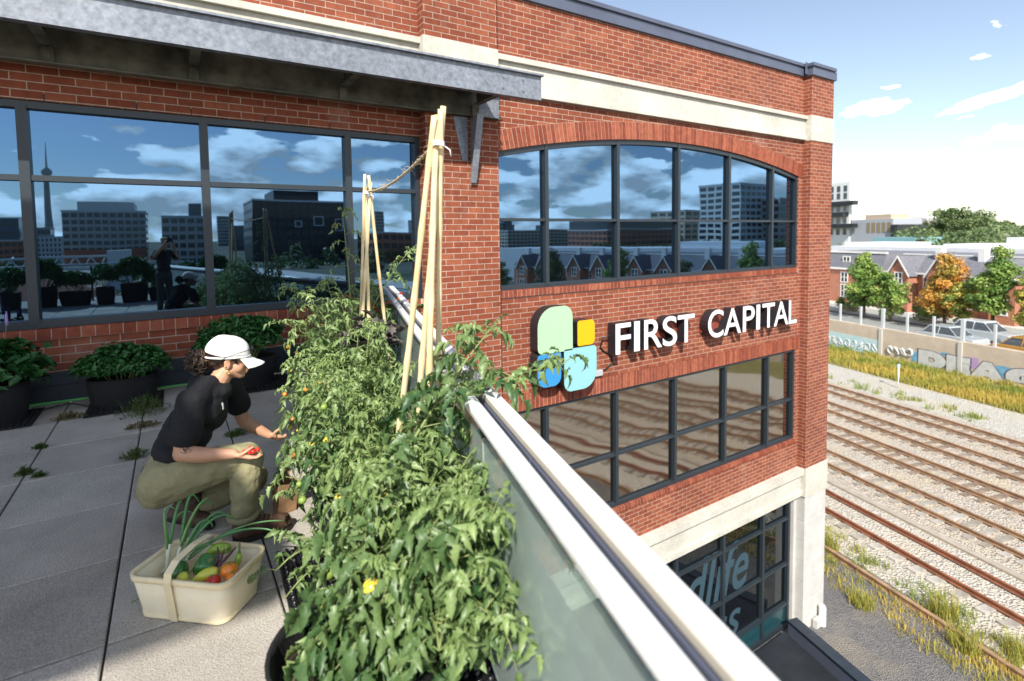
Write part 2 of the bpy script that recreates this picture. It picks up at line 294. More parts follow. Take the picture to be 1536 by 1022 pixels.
# ------------------------------------------------------------------ terrace floor
def edge_x(y, u=0.95): return (u+y*S_)/C_
fl = MB(); rng = random.Random(3)
fl.add([(-9, -6, -.012), (edge_x(-6), -6, -.012), (edge_x(7.46), 7.46, -.012), (-9, 7.46, -.012), (-9, -6, -.3), (edge_x(-6), -6, -.3), (edge_x(7.46), 7.46, -.3), (-9, 7.46, -.3)],
       [(0, 1, 2, 3), (7, 6, 5, 4), (0, 4, 5, 1), (1, 5, 6, 2), (2, 6, 7, 3), (3, 7, 4, 0)], 1)
px0, pdx, py0, pdy, g = -.312, .69, 2.822, .7625, .005
for i in range(-12, 6):
    for j in range(-11, 7):
        x0, x1, y0, y1 = px0+i*pdx+g, px0+(i+1)*pdx-g, py0+j*pdy+g, py0+(j+1)*pdy-g
        y1 = min(y1, 7.455)
        if y1-y0 < .05: continue
        poly = [(x0, y0), (x1, y0), (x1, y1), (x0, y1)]
        lim = [edge_x(y) for x, y in poly]
        if poly[0][0] > lim[0]: continue
        poly = [(min(x, L), y) for (x, y), L in zip(poly, lim)]
        dz = rng.uniform(-.002, .003); tx, ty = rng.uniform(-.003, .003), rng.uniform(-.003, .003)
        mx_, my_ = (x0+x1)/2, (y0+y1)/2
        b = .006; a = rng.random()
        top = [(x, y, dz+tx*(x-mx_)+ty*(y-my_)) for x, y in poly]
        inn = [(x+(b if x < mx_ else -b), y+(b if y < my_ else -b), z) for x, y, z in top]
        out = [(x, y, z-b*.7) for x, y, z in top]; bot = [(x, y, -.011) for x, y in poly]
        fl.add(inn+out+bot, [(0, 1, 2, 3)]+[(k, k+4, (k+1) % 4+4, (k+1) % 4) for k in range(4)]+[(k+4, k+8, (k+1) % 4+8, (k+1) % 4+4) for k in range(4)], 0, a)
tag(fl.build('terrace_floor', [M['paver'], M['joint']]), kind='structure')
# ------------------------------------------------------------------ the brick building
YB, YP = 7.46, 7.26
bld = thing('brick_building', 'red brick office building with pale stone bands, an arched window and a big lettered sign', 'building')
XL, XP0, XP1, XC0, XC1 = -7.0, 3.177, 4.42, 13.57, 14.62
ZG = -8.8
w = MB()
xc, zc_, RI, RO = 8.995, 3.62-20.4, 20.4, 20.73
def arch(x, r=RI): return zc_+math.sqrt(max(r*r-(x-xc)**2, 0))
# right bay
w.box(XP1, XC0, YB, YB+.3, -4.38, -3.69); w.box(XP1, XC0, YB, YB+.3, -.955, .72)
w.box(13.40, XC0, YB, YB+.3, .72, 3.4); w.box(13.38, XC0, YB, YB+.3, -3.69, -.955)
n = 44
for i in range(n):
    a, b = XP1+(XC0-XP1)*i/n, XP1+(XC0-XP1)*(i+1)/n
    w.add([(a, YB, arch(a, RO)), (b, YB, arch(b, RO)), (b, YB, 4.055), (a, YB, 4.055), (a, YB+.3, arch(a, RO)), (b, YB+.3, arch(b, RO))], [(0, 1, 2, 3), (0, 4, 5, 1)])
w.box(XP1, XC0, YB, YB+.3, 4.635, 5.63)
# left bay
w.box(XL, XP0, YB, YB+.3, .34, .70); w.box(XL, XP0, YB, YB+.3, 3.235, 4.055); w.box(XL, XP0, YB, YB+.3, 4.635, 7.0)
w.box(XL, XP0, YB, YB+.3, -4.4, -.3)
# bodies of the building behind the bays
w.box(XL, XP1+.05, YB+.31, 16, 4.1, 6.9); w.box(XP1+.1, XC1, YB+.6, 22, ZG, 5.55)
w.build('wall', M['brick'], bld)
def pil(x0, x1, z0, z1, name='pilaster'): return MB().box(x0, x1, YP, YB+.35, z0, z1).build(name, M['brick'], bld)
pil(XP0, XP1, -4.38, 4.0); pil(XP0, XP1, 4.66, 7.0); pil(XC0, XC1, -4.38, 4.035); pil(XC0, XC1, 4.66, 5.63)
# stone bands: a lip above and a drip below, blocks wrapped round the pilasters
sb = MB()
for x0, x1 in ((XL, XP0), (XP1, XC0)):
    sb.box(x0, x1, YB-.06, YB+.3, 4.13, 4.56); sb.box(x0, x1, YB-.12, YB+.3, 4.56, 4.65); sb.box(x0, x1, YB-.09, YB+.3, 4.055, 4.13)
for x0, x1 in ((XP0-.012, XP1+.012), (XC0-.012, XC1+.012)): sb.box(x0, x1, YP-.02, YB+.32, 4.03, 4.66)
for x in (7.35, 10.45): sb.box(x-.004, x+.004, YB-.063, YB-.05, 4.14, 4.55)
sb.build('stone_band', M['stone'], bld, bevel=.008)
lb = MB()
lb.box(XP1, XC0, YB-.10, YB+.3, -4.98, -4.55); lb.box(XP1, XC0, YB-.18, YB+.3, -4.55, -4.38); lb.box(XP1, XC0, YB-.14, YB+.3, -5.12, -4.98)
lb.box(XC0-.01, XC1+.02, YP-.03, YB+.32, -5.14, -4.38); lb.box(XP0-.01, XP1+.01, YP-.03, YB+.32, -5.14, -4.38)
for x in (10.1, 12.0): lb.box(x-.004, x+.004, YB-.103, YB-.09, -4.97, -4.56)
lb.build('stone_band', M['stone'], bld, bevel=.008)
for x0, x1 in ((XC0+.02, XC1), (XP0, XP1)):
    pr = MB(); z = ZG-.3; k = 0
    while z < -5.15:
        pr.box(x0, x1, YP, YB+.45, z, min(z+.55, -5.145)-.014, a=.5); z += .55
    pr.box(x0+.012, x1-.012, YP+.012, YB+.44, ZG-.3, -5.15)
    if x0 > 10: pr.box(13.47, XC0+.02, YB+.02, YB+.4, ZG-.3, -5.14)
    pr.build('stone_pier', M['stone_pale'], bld, bevel=.004)
# coping
cp = MB()
cp.box(XP1-.3, XC0-.02, YB-.05, YB+.45, 5.63, 5.84); cp.box(XP1-.3, XC0-.02, YB-.09, YB+.49, 5.84, 5.92)
cp.box(XC0-.05, XC1+.05, YP-.05, YB+.45, 5.63, 5.84); cp.box(XC0-.09, XC1-.04, YP-.09, YB+.49, 5.84, 5.92)
cp.build('coping', M['coping'], bld, bevel=.006)
cl = MB(); cl.box(XC0-.16, XC0-.045, YB-.11, YP-.02+.1, 5.66, 5.95); cl.build('coping_clip', M['coping'], bld, bevel=.01)
# arch ring, soldier course and rowlock sills: single bricks in a mortar bed
ar = MB(); rg = random.Random(5)
th0 = math.asin((XP1+.0-xc)/RI); th1 = math.asin((XC0-xc)/RI); nb = 104
for i in range(nb):
    t0 = th0+(th1-th0)*(i+.06)/nb; t1 = th0+(th1-th0)*(i+.94)/nb
    P = lambda t, r, y: (xc+r*math.sin(t), y, zc_+r*math.cos(t))
    y0 = YB-.012+rg.uniform(-.001, .001)
    ar.hexa([P(t0, RI, y0), P(t1, RI, y0), P(t1, RI, YB+.13), P(t0, RI, YB+.13)], [P(t0, RO, y0), P(t1, RO, y0), P(t1, RO, YB+.13), P(t0, RO, YB+.13)], 0, rg.random()**1.6)
for i in range(40):
    t0 = th0+(th1-th0)*i/40; t1 = th0+(th1-th0)*(i+1)/40
    ar.hexa([P(t0, RI+.003, YB-.006), P(t1, RI+.003, YB-.006), P(t1, RI+.003, YB+.12), P(t0, RI+.003, YB+.12)], [P(t0, RO+.004, YB-.006), P(t1, RO+.004, YB-.006), P(t1, RO+.004, YB+.12), P(t0, RO+.004, YB+.12)], 1)
ar.build('brick_arch', [M['brick_bit'], M['mortar']], bld)
def course(x0, x1, z0, z1, y, bw, name, depth=.16):
    c = MB(); k = int((x1-x0)/bw)
    for i in range(k):
        a = x0+i*bw
        c.box(a+.005, a+bw-.005, y-.008+rg.uniform(-.001, .001), y+depth, z0+.004, z1-.004, 0, rg.random()**1.6)
    c.box(x0, x1, y-.002, y+depth-.01, z0, z1-.008, 1)
    return c.build(name, [M['brick_bit'], M['mortar']], bld)
course(XP1, 13.56, -1.25, -.955, YB-.004, .0878, 'soldier_course')
course(XP1, 13.40, .72, .846, YB-.02, .0878, 'rowlock_sill'); course(XP1, 13.38, -3.69, -3.592, YB-.03, .0878, 'rowlock_sill')
course(XL, 3.17, .70, .826, YB-.02, .125, 'rowlock_sill')
# windows
def window(xs, zs, yf, gmat, frame_w=.07, head=None, tilt=.0012, name='window', panes=True, fmat=None, outer=None):
    """xs mullion centres, zs rail centres; head(x) curves the top"""
    f = MB(); gl = MB(); r2 = random.Random(int(xs[0]*100)+11); fw = frame_w/2
    top = head if head else (lambda x: zs[-1])
    for k, x in enumerate(xs): 
        e = .004*(k % 2)
        f.hexa([(x-fw, yf-.035-e, zs[0]), (x+fw, yf-.035-e, zs[0]), (x+fw, yf+.1, zs[0]), (x-fw, yf+.1, zs[0])], [(x-fw, yf-.035-e, top(x-fw)), (x+fw, yf-.035-e, top(x+fw)), (x+fw, yf+.1, top(x+fw)), (x-fw, yf+.1, top(x-fw))])
    for z in (zs[:-1] if head else zs): f.box(xs[0]-fw, xs[-1]+fw, yf-.028, yf+.09, z-fw*(1 if z in (zs[0], zs[-1]) else .68), z+fw*(1 if z in (zs[0], zs[-1]) else .68))
    if head:
        m_ = 36
        for i in range(m_):
            a = xs[0]-fw+(xs[-1]-xs[0]+2*fw)*i/m_; b = xs[0]-fw+(xs[-1]-xs[0]+2*fw)*(i+1)/m_
            f.hexa([(a, yf-.03, head(a)-.09), (b, yf-.03, head(b)-.09), (b, yf+.1, head(b)-.09), (a, yf+.1, head(a)-.09)], [(a, yf-.03, head(a)), (b, yf-.03, head(b)), (b, yf+.1, head(b)), (a, yf+.1, head(a))])
    fo = f.build(name, fmat or M['frame'], bld)
    for i in range(len(xs)-1):
        for j in range(len(zs)-1):
            x0, x1, z0, z1 = xs[i], xs[i+1], zs[j], zs[j+1]; t1, t2 = r2.uniform(-tilt, tilt), r2.uniform(-tilt, tilt)
            Y = lambda x, z: yf+.045+t1*(x-(x0+x1)/2)+t2*(z-(z0+z1)/2)
            if head and j == len(zs)-2:
                seg = 6
                for q in range(seg):
                    a = x0+(x1-x0)*q/seg; b = x0+(x1-x0)*(q+1)/seg
                    gl.hexa([(a, Y(a, z0), z0), (b, Y(b, z0), z0), (b, yf+.075, z0), (a, yf+.075, z0)], [(a, Y(a, head(a)), head(a)-.04), (b, Y(b, head(b)), head(b)-.04), (b, yf+.075, head(b)-.04), (a, yf+.075, head(a)-.04)])
            else:
                gl.hexa([(x0, Y(x0, z0), z0), (x1, Y(x1, z0), z0), (x1, yf+.075, z0), (x0, yf+.075, z0)], [(x0, Y(x0, z1), z1), (x1, Y(x1, z1), z1), (x1, yf+.075, z1), (x0, yf+.075, z1)])
    gl.build('glass_pane', gmat, fo)
    return fo
window([4.45, 5.53, 7.225, 8.95, 10.65, 12.33, 13.37], [.88, 2.02, 3.62], YB+.06, M['glass'], .072, head=lambda x: arch(x)-.0)
window([4.45, 5.49, 7.18, 8.87, 10.57, 12.24, 13.35], [-3.56, -2.56, -1.28], YB+.06, M['glass_wavy'], .072)
window([-6.4, -4.7, -3.0, -1.265, .386, 2.118, 3.15], [.87, 2.43, 3.20], YB+.06, M['glass'], .088)
gw = window([5.79, 7.41, 9.03, 10.68, 12.28, 13.42], [-8.12, -7.02, -5.78, -5.12], YB+.14, M['glass_low'], .09, name='window')
sp = MB()
for a, b in zip([5.79, 7.41, 9.03, 10.68, 12.28], [7.41, 9.03, 10.68, 12.28, 13.42]): sp.box(a+.04, b-.04, YB+.16, YB+.22, -8.62, -8.17)
sp.build('spandrel_panel', M['spandrel'], gw)
sf = MB()
for x in (9.03, 10.68, 12.28, 13.42): sf.box(x-.045, x+.045, YB+.10, YB+.22, -8.7, -8.166)
sf.box(5.7, 13.46, YB+.09, YB+.23, -8.74, -8.62); sf.build('sill_frame', M['frame'], gw)
# base flashing on the terrace
bf = MB(); bf.box(XL, XP0, YB-.015, YB+.2, .0, .20); bf.box(XL, XP0, YB-.03, YB+.25, .20, .34); bf.build('base_flashing', M['flash'], bld, bevel=.005)
# text helper (built-in font turned into a mesh)
def text_mesh(body, depth, offset=0.0, shear=0.0, size=1.0):
    c = bpy.data.curves.new('t', 'FONT'); c.body = body; c.size = size; c.extrude = depth/2; c.offset = offset; c.shear = shear; c.resolution_u = 6
    o = bpy.data.objects.new('t', c); COL.objects.link(o)
    dg = bpy.context.evaluated_depsgraph_get(); me = bpy.data.meshes.new_from_object(o.evaluated_get(dg))
    bpy.data.objects.remove(o); bpy.data.curves.remove(c)
    return me
def place_text(me, x0, x1, z0, z1, yfront, depth, mats, name, parent):
    co = np.zeros(len(me.vertices)*3); me.vertices.foreach_get('co', co); co = co.reshape(-1, 3)
    mn, mxv = co.min(0), co.max(0)
    out = np.zeros_like(co)
    out[:, 0] = x0+(co[:, 0]-mn[0])/(mxv[0]-mn[0])*(x1-x0)
    out[:, 2] = z0+(co[:, 1]-mn[1])/(mxv[1]-mn[1])*(z1-z0)
    out[:, 1] = yfront+(mxv[2]-co[:, 2])/(mxv[2]-mn[2])*depth
    me.vertices.foreach_set('co', out.ravel()); me.update()
    me.materials.clear()
    for m in mats: me.materials.append(m)
    for p in me.polygons: p.material_index = 0 if p.normal.y < -.8 else len(mats)-1; p.use_smooth = False
    o = bpy.data.objects.new(name, me); COL.objects.link(o); o.parent = parent
    return o
vin = mat('pale_blue_vinyl', (.028, .062, .085), .6)
place_text(text_mesh('goodlife', .01, .012, .28), 7.05, 11.75, -7.35, -5.72, YB+.178, .006, [vin], 'lettering', gw)
place_text(text_mesh('fitness', .01, .004, .28), 7.9, 11.45, -8.1, -7.12, YB+.178, .006, [vin], 'lettering', gw)
# ------------------------------------------------------------------ channel letter sign and logo on the brick
blk = mat('black_sign_return', (.018, .016, .020), .45); whf = mat('white_acrylic_face', (.80, .80, .82), .3)
sg = thing('channel_letter_sign', 'white FIRST CAPITAL channel letters with black sides on the brick wall', 'sign', (6.83, 7.2, -.49))
LX = dict(zip(range(12), [(6.87, 7.26), (7.35, 7.50), (7.62, 8.12), (8.14, 8.56), (8.58, 9.10), (9.54, 10.06), (10.08, 10.69), (10.76, 11.20), (11.27, 11.41), (11.50, 12.00), (11.97, 12.58), (12.60, 12.95)]))
for i, ch in enumerate('FIRSTCAPITAL'):
    a, b = LX[i]; ov = .012 if ch in 'SC' else 0
    o = place_text(text_mesh(ch, .2, .007), a, b, -.49-ov, .087+ov, 7.2, .2, [whf, blk], 'letter', sg); o.matrix_parent_inverse = Matrix.Translation((-6.83, -7.2, .49)); o['label'] = 'letter '+ch
rw = MB(); rw.box(6.9, 9.08, 7.4, YB+.01, -.40, -.02); rw.box(9.58, 12.9, 7.4, YB+.01, -.40, -.02); o = rw.build('raceway', mat('brick_red_raceway', (.22, .05, .03), .6), sg); o.matrix_parent_inverse = Matrix.Translation((-6.83, -7.2, .49))
cbm = MB(); cbm.tube([(6.95, 7.33, -.12), (6.72, 7.40, -.20), (6.70, 7.43, -.36), (6.80, 7.44, -.46), (7.0, 7.44, -.56), (7.02, 7.44, -.70), (6.85, 7.44, -.80), (6.62, 7.44, -.84), (6.36, 7.44, -.90)], .014, 6)
o = cbm.build('cable', M['cable'], sg); o.matrix_parent_inverse = Matrix.Translation((-6.83, -7.2, .49))
o = MB().box(6.56, 6.74, 7.40, 7.455, -.90, -.79).build('junction_box', mat('grey_box', (.4, .41, .42), .5), sg, bevel=.01); o.matrix_parent_inverse = Matrix.Translation((-6.83, -7.2, .49))
lg = thing('logo_sign', 'four rounded coloured blocks, green, yellow, blue and teal, mounted left of the white letters', 'sign', (5.1, 7.2, -.99))
def block(x0, x1, z0, z1, rad, col, y0, label):
    pts = []
    w_, h_ = x1-x0, z1-z0; m_ = min(w_, h_)
    for (cxn, czn, a0), r in zip((((1, 1), (0), 0), ((0, 1), 0, 90), ((0, 0), 0, 180), ((1, 0), 0, 270)), (0,)*4): pass
    for (sx, sz, a0), r in zip(((1, 1, 0), (0, 1, 90), (0, 0, 180), (1, 0, 270)), rad):
        r = max(r*m_, .012); cx_ = x1-r if sx else x0+r; cz = z1-r if sz else z0+r
        for k in range(9):
            t = R(a0+k*90/8); pts.append((cx_+r*math.cos(t), cz+r*math.sin(t)))
    n = len(pts); mb = MB()
    fr = [(x, y0, z) for x, z in pts]; bk = [(x, YB-.03, z) for x, z in pts]
    mb.add(fr+bk, [tuple(range(n-1, -1, -1))], 0); mb.f += [(i, (i+1) % n, (i+1) % n+n, i+n) for i in range(n)]; mb.m += [1]*n; mb.sm += [False]*n
    mb.f.append(tuple(range(n, 2*n))); mb.m.append(1); mb.sm.append(False)
    o = mb.build('logo_block', [mat(label.replace(' ', '_')+'_face', col, .22, coat=.3), blk], lg); o['label'] = label; o.matrix_parent_inverse = Matrix.Translation((-5.1, -7.2, .99))
block(5.10, 5.85, -.262, .532, (.26, .46, .14, .03), (.36, .58, .36), 7.2, 'pale green block')
block(5.96, 6.36, -.215, .235, (.25, .12, .10, .25), (.80, .40, .005), 7.2, 'yellow block')
block(5.09, 5.59, -.836, -.266, (.06, .12, .36, .32), (.03, .24, .54), 7.2, 'blue block')
block(5.655, 6.40, -.994, -.237, (.10, .05, .22, .42), (.24, .50, .53), 7.2, 'teal block')
o = MB().box(5.14, 5.18, 7.34, YB+.01, -.62, .3).build('mounting_rail', blk, lg); o.matrix_parent_inverse = Matrix.Translation((-5.1, -7.2, .99))
# ------------------------------------------------------------------ galvanised canopy over the terrace window
can = thing('steel_canopy', 'galvanised steel canopy with a channel fascia bolted above the terrace window', 'canopy')
YC, CX = 6.45, 4.68
c = MB(); c.box(XL, CX, YC, YC+.012, 3.735, 4.075); c.box(XL, CX+.02, YC-.05, YC+.10, 4.075, 4.10); c.box(XL, CX, YC+.012, YC+.10, 3.735, 3.747)
c.build('fascia_channel', M['galv'], can)
for x in (4.02, 4.36):
    for z in (3.83, 3.98): MB().lathe([(.0001, 0), (.018, .0), (.018, .012), (.0001, .014)], (0, 0, 0), 8, smooth=False).build('bolt', M['galv'], can, loc=(x, YC-.001, z)).rotation_euler = (R(90), 0, 0)
c = MB(); c.box(XL, 4.41, 7.235, 7.25, 3.56, 3.98); c.box(XL, 4.41, 7.14, 7.235, 3.965, 3.98); c.box(XL, 4.41, 7.14, 7.235, 3.56, 3.572)
c.build('ledger_channel', M['galv_dirty'], can)
MB().box(4.06, 4.425, 7.225, 7.234, 3.575, 3.963).build('ledger_end', M['galv'], can)
MB().box(XL, 4.06, YC+.02, 7.44, 3.99, 4.03).build('deck', M['galv_dirty'], can)
for x in (-5.2, -3.1, -.98, .30, 2.0, 3.98):
    c = MB(); c.box(x-.008, x+.008, YC+.014, 7.139, 3.75, 3.985); c.box(x-.05, x+.05, YC+.1, 7.139, 3.735, 3.749); c.box(x-.05, x+.05, 7.195, 7.233, 3.575, 3.735); c.build('arm', M['galv_dirty'], can)
c = MB(); c.hexa([(3.77, YP-.012, 2.90), (3.87, YP-.012, 2.90), (3.87, YP, 2.90), (3.77, YP, 2.90)], [(3.63, YP-.012, 3.555), (3.87, YP-.012, 3.555), (3.87, YP, 3.555), (3.63, YP, 3.555)])
c.hexa([(3.925, YP-.05, 2.57), (3.94, YP-.05, 2.57), (3.94, YP-.0005, 2.57), (3.925, YP-.0005, 2.57)], [(3.925, YP-.30, 3.555), (3.94, YP-.30, 3.555), (3.94, YP-.0005, 3.555), (3.925, YP-.0005, 3.555)])
c.hexa([(3.88, YP-.063, 2.565), (3.985, YP-.063, 2.565), (3.985, YP-.051, 2.565), (3.88, YP-.051, 2.565)], [(3.88, YP-.313, 3.555), (3.985, YP-.313, 3.555), (3.985, YP-.301, 3.555), (3.88, YP-.301, 3.555)])
for z in (3.02, 3.25): c.box(3.80, 3.83, YP-.03, YP-.013, z, z+.03)
c.build('bracket', M['galv'], can)
# ------------------------------------------------------------------ ledge and glass guard along the terrace edge (u across, v along)
def RB(x0, x1, y0, y1, z0, z1, mb, m=0): return mb.box(x0, x1, y0, y1, z0, z1, m)
VE = 7.83
lz = thing('parapet_ledge', 'white metal cap ledge running along the outside of the handrail', 'ledge', (0, 0, 0), -TH)
v = -2.0
while v < VE-.1: RB(.567, .627, v, min(v+1.83, VE)-.004, 1.012, 1.05, MB()).build('cap', M['white_metal'], lz, bevel=.004); v += 1.83
RB(.561, .5668, -2.0, VE, 1.0265, 1.0475, MB()).build('lip', mat('cream_edge', (.60, .55, .45), .5), lz)
m_ = MB(); v = -2.0
while v < VE-.1:
    m_.box(.548, .5605, v, min(v+1.20, VE)-.008, .90, 1.025); v += 1.20
m_.build('side_channel', M['rail_side'], lz, bevel=.003)
gd = thing('glass_guard', 'white round handrail on a tinted glass guard beside the tomato plants', 'railing', (0, 0, 0), -TH)
MB().tube([(.497, -2.0, 1.025), (.497, 1, 1.025), (.497, 4, 1.025), (.497, VE, 1.025)], .031, 20).build('handrail', M['white_metal'], gd)
gm = bpy.data.materials.new('frosted_guard_glass'); gm.use_nodes = True; gn, gl_ = gm.node_tree.nodes, gm.node_tree.links; gp_ = gn['Principled BSDF']
gp_.inputs['Base Color'].default_value = (.60, .68, .65, 1); gp_.inputs['Roughness'].default_value = .06; gp_.inputs['Specular IOR Level'].default_value = .8
tr = gn.new('ShaderNodeBsdfTransparent'); tr.inputs[0].default_value = (.72, .83, .80, 1); g1 = gn.new('ShaderNodeMixShader'); g1.inputs[0].default_value = .52
gl_.new(gp_.outputs[0], g1.inputs[1]); gl_.new(tr.outputs[0], g1.inputs[2]); gl_.new(g1.outputs[0], gn['Material Output'].inputs['Surface'])
v = -2.0
while v < VE-.2:
    MB().box(.498, .506, v+.02, min(v+1.32, VE), .06, .95).build('glass_panel', gm, gd)
    p_ = MB(); p_.box(.512, .524, v-.025, v+.025, .0, .944); p_.box(.488, .5115, v-.02, v+.02, .955, .99); p_.box(.490, .545, v-.06, v+.06, .0, .012)
    p_.build('post', M['frame'], gd); v += 1.34
# slab edge and brick wall of the storeys under the terrace
MB().box(.72, .90, -40, 7.75, -4.6, -.305).build('lower_wall', M['brick'], bld, rotz=-TH)
MB().box(.70, .92, -40, 7.75, ZG-.2, -4.605).build('lower_wall', M['stone_pale'], bld, rotz=-TH)

wh = None
for (xa, xb, z, st) in ((-6.0, 3.0, 3.235+.005, .80), (4.9, 13.4, -.952, 1.07), (4.9, 13.4, 4.66, 1.07)):
    x = xa
    while x < xb:
        if wh is None: wh = MB().box(-.006, .006, -.002, .03, 0, .075).build('weep_hole', M['black'], bld); o = wh
        else: o = wh.copy(); COL.objects.link(o); o.parent = bld
        o.location = (round(x/.2667)*.2667+.0, YB-.001, z); x += st
# ------------------------------------------------------------------ ground, railway, embankment (u across, v along the tracks)
def ground_mat(name, c1, c2, c3, s1, s2, bump=1.0, stains=None):
    m = bpy.data.materials.new(name); m.use_nodes = True; n, l = m.node_tree.nodes, m.node_tree.links; p = n['Principled BSDF']; p.inputs['Roughness'].default_value = .95; p.inputs['Specular IOR Level'].default_value = .15
    tc = n.new('ShaderNodeTexCoord')
    v = N(n, 'ShaderNodeTexVoronoi', i_Scale=s1); l.new(tc.outputs['Object'], v.inputs['Vector'])
    t = N(n, 'ShaderNodeTexNoise', i_Scale=s2, i_Detail=6.0, i_Roughness=.65); l.new(tc.outputs['Object'], t.inputs['Vector'])
    sp = n.new('ShaderNodeSeparateColor'); l.new(v.outputs['Color'], sp.inputs[0])
    a = n.new('ShaderNodeMix'); a.data_type = 'RGBA'; a.inputs[6].default_value = (*c1, 1); a.inputs[7].default_value = (*c2, 1); l.new(sp.outputs[0], a.inputs[0])
    mr = N(n, 'ShaderNodeMapRange', i_From_Min=.48, i_From_Max=.68); l.new(t.outputs['Fac'], mr.inputs['Value'])
    b = n.new('ShaderNodeMix'); b.data_type = 'RGBA'; l.new(mr.outputs[0], b.inputs[0]); l.new(a.outputs[2], b.inputs[6]); b.inputs[7].default_value = (*c3, 1)
    l.new(b.outputs[2], p.inputs['Base Color'])
    bp = N(n, 'ShaderNodeBump', i_Strength=bump, i_Distance=.06); l.new(v.outputs['Distance'], bp.inputs['Height']); l.new(bp.outputs[0], p.inputs['Normal'])
    return m
M['town'] = ground_mat('town_ground', (.10, .11, .07), (.20, .19, .16), (.06, .09, .04), 2, .03)
M['ballast'] = ground_mat('grey_ballast', (.60, .55, .47), (.38, .35, .30), (.52, .46, .36), 15, .5)
M['ballast_brown'] = ground_mat('rust_stained_ballast', (.56, .50, .42), (.35, .30, .25), (.50, .42, .31), 15, .6)
M['path'] = ground_mat('shadow_toned_path', (.23, .22, .215), (.13, .125, .125), (.27, .24, .20), 32, .6, .8)  # gravel strip by the building, its cast shadow put into the dark colour
M['yard'] = ground_mat('gravel_yard', (.56, .53, .47), (.38, .36, .32), (.50, .45, .35), 13, .3)
M['street'] = mat('asphalt', (.40, .38, .35), .9, noise=(2, .15))
M['walk'] = mat('concrete_pavement', (.55, .52, .47), .9, noise=(1, .1))
def sheet(name, u0, u1, v0, v1, z, m, z2=None):
    z2 = z if z2 is None else z2
    return tag(MB().add([(u0, v0, z), (u1, v0, z2), (u1, v1, z2), (u0, v1, z)], [(0, 1, 2, 3)]).build(name, m, rotz=-TH), kind='structure')
sheet('ground', -3000, 3000, -3000, 3000, -8.86, M['town'])
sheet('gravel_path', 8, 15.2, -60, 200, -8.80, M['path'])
sheet('ballast', 15.2, 19.5, -300, 600, -8.796, M['ballast'])
sheet('ballast', 19.5, 32.2, -300, 600, -8.792, M['ballast_brown'])
sheet('gravel_yard', 32.2, 37.6, -300, 600, -8.80, M['yard'])
sheet('grass_bank', 36.4, 40.6, -200, 600, -8.81, mat('dry_bank', (.16, .15, .05), .95, noise=(3, .3)), -8.25)
sheet('street', 40.8, 50.5, -200, 200, -7.05, M['street'])
sheet('pavement', 50.5, 60, -200, 200, -6.93, M['walk'])
sheet('pavement', 60, 400, -200, 500, -7.0, M['town'])
M['rail'] = mat('rusty_rail', (.34, .21, .125), .7, noise=(3, .35), bump=(30, .4))
M['rail_old'] = mat('dark_rusty_rail', (.27, .105, .055), .75, noise=(3, .35))
M['sleep_brown'] = mat('weathered_sleeper', (.21, .16, .12), .9, noise=(5, .4), var=(.34, .29, .24))
M['sleep_pale'] = mat('pale_sleeper', (.27, .24, .20), .9, noise=(5, .3), var=(.40, .37, .33))
def track(u0, gauge, rm, sm, label, zs=-8.79, buried=False, group='railway tracks beside the building'):
    t = thing('railway_track', label, 'railway track', RV(u0, 0, ZG), -TH, group)
    z0 = zs-ZG
    for du in (0, gauge):
        r = MB(); r.box(du-.055, du+.055, -300, 600, z0+.05, z0+.07); r.box(du-.012, du+.012, -300, 600, z0+.07, z0+.17); r.box(du-.034, du+.034, -300, 600, z0+.17, z0+.21)
        r.build('rail', rm, t)
    rg = random.Random(int(u0*10)); base = None; rest = MB()
    def slp(mb, v, a, dv=0):
        if buried:
            j = rg.uniform(-.08, .08); T = lambda x, y, z: (x+j, y+dv*(x), z-(x+.5)*.06)
            mb.box(-.50, .35, v-.13, v+.13, z0-.10, z0+.06, 0, a, T)
        else: mb.box(-.42, gauge+.42, v-.11, v+.11, z0-.10, z0+.045, 0, a)
    v = 6.0; k = 0; step = .62 if buried else .52
    protos = []
    for q in range(4):
        m_ = MB(); slp(m_, 0, q/3.0, rg.uniform(-.1, .1)); protos.append(m_)
    objs = [m_.build('sleeper', sm, t) for m_ in protos]
    for q, o in enumerate(objs): o.location.y = v+q*step
    for k in range(4, 100):
        o = objs[rg.randrange(4)].copy(); COL.objects.link(o); o.parent = t; o.location.y = v+k*step+rg.uniform(-.04, .04); o.rotation_euler.z = rg.uniform(-.03, .03)
    for k in range(100, 420): slp(rest, v+k*step, rg.random())
    for k in range(1, 260): slp(rest, v-k*step, rg.random())
    tag(rest.build('sleeper_run', sm, t), kind='stuff')
    return t
track(16.9, 1.21, M['rail_old'], M['sleep_pale'], 'nearest railway track with dark red rails and half buried sleeper ends', buried=True)
track(20.3, 1.24, M['rail'], M['sleep_pale'], 'second railway track from the building, beyond the pale cable trough')
track(23.45, 1.26, M['rail'], M['sleep_brown'], 'middle railway track, third of five from the building')
track(26.5, 1.28, M['rail'], M['sleep_brown'], 'fourth railway track from the building, before the farthest one')
track(29.75, 1.25, M['rail'], M['sleep_brown'], 'farthest railway track, beside the open gravel strip')
tr_ = MB(); v = -60.0
while v < 200: tr_.box(19.0, 19.28, v, v+.985, -8.85, -8.72); v += 1.0
tag(tr_.build('cable_trough', mat('pale_concrete', (.36, .31, .25), .9, noise=(3, .15)), rotz=-TH), 'long pale concrete cable trough between the first two tracks', 'cable trough')
o_ = MB(); o_.box(14.78, 14.86, -60, 150, -8.82, -8.66); o_.box(14.74, 14.90, -60, 150, -8.82, -8.79); o_.box(14.76, 14.88, -60, 150, -8.67, -8.63)
tag(o_.build('old_rail', M['rail'], rotz=-TH), 'single disused rusty rail among the weeds by the dark path', 'rail')
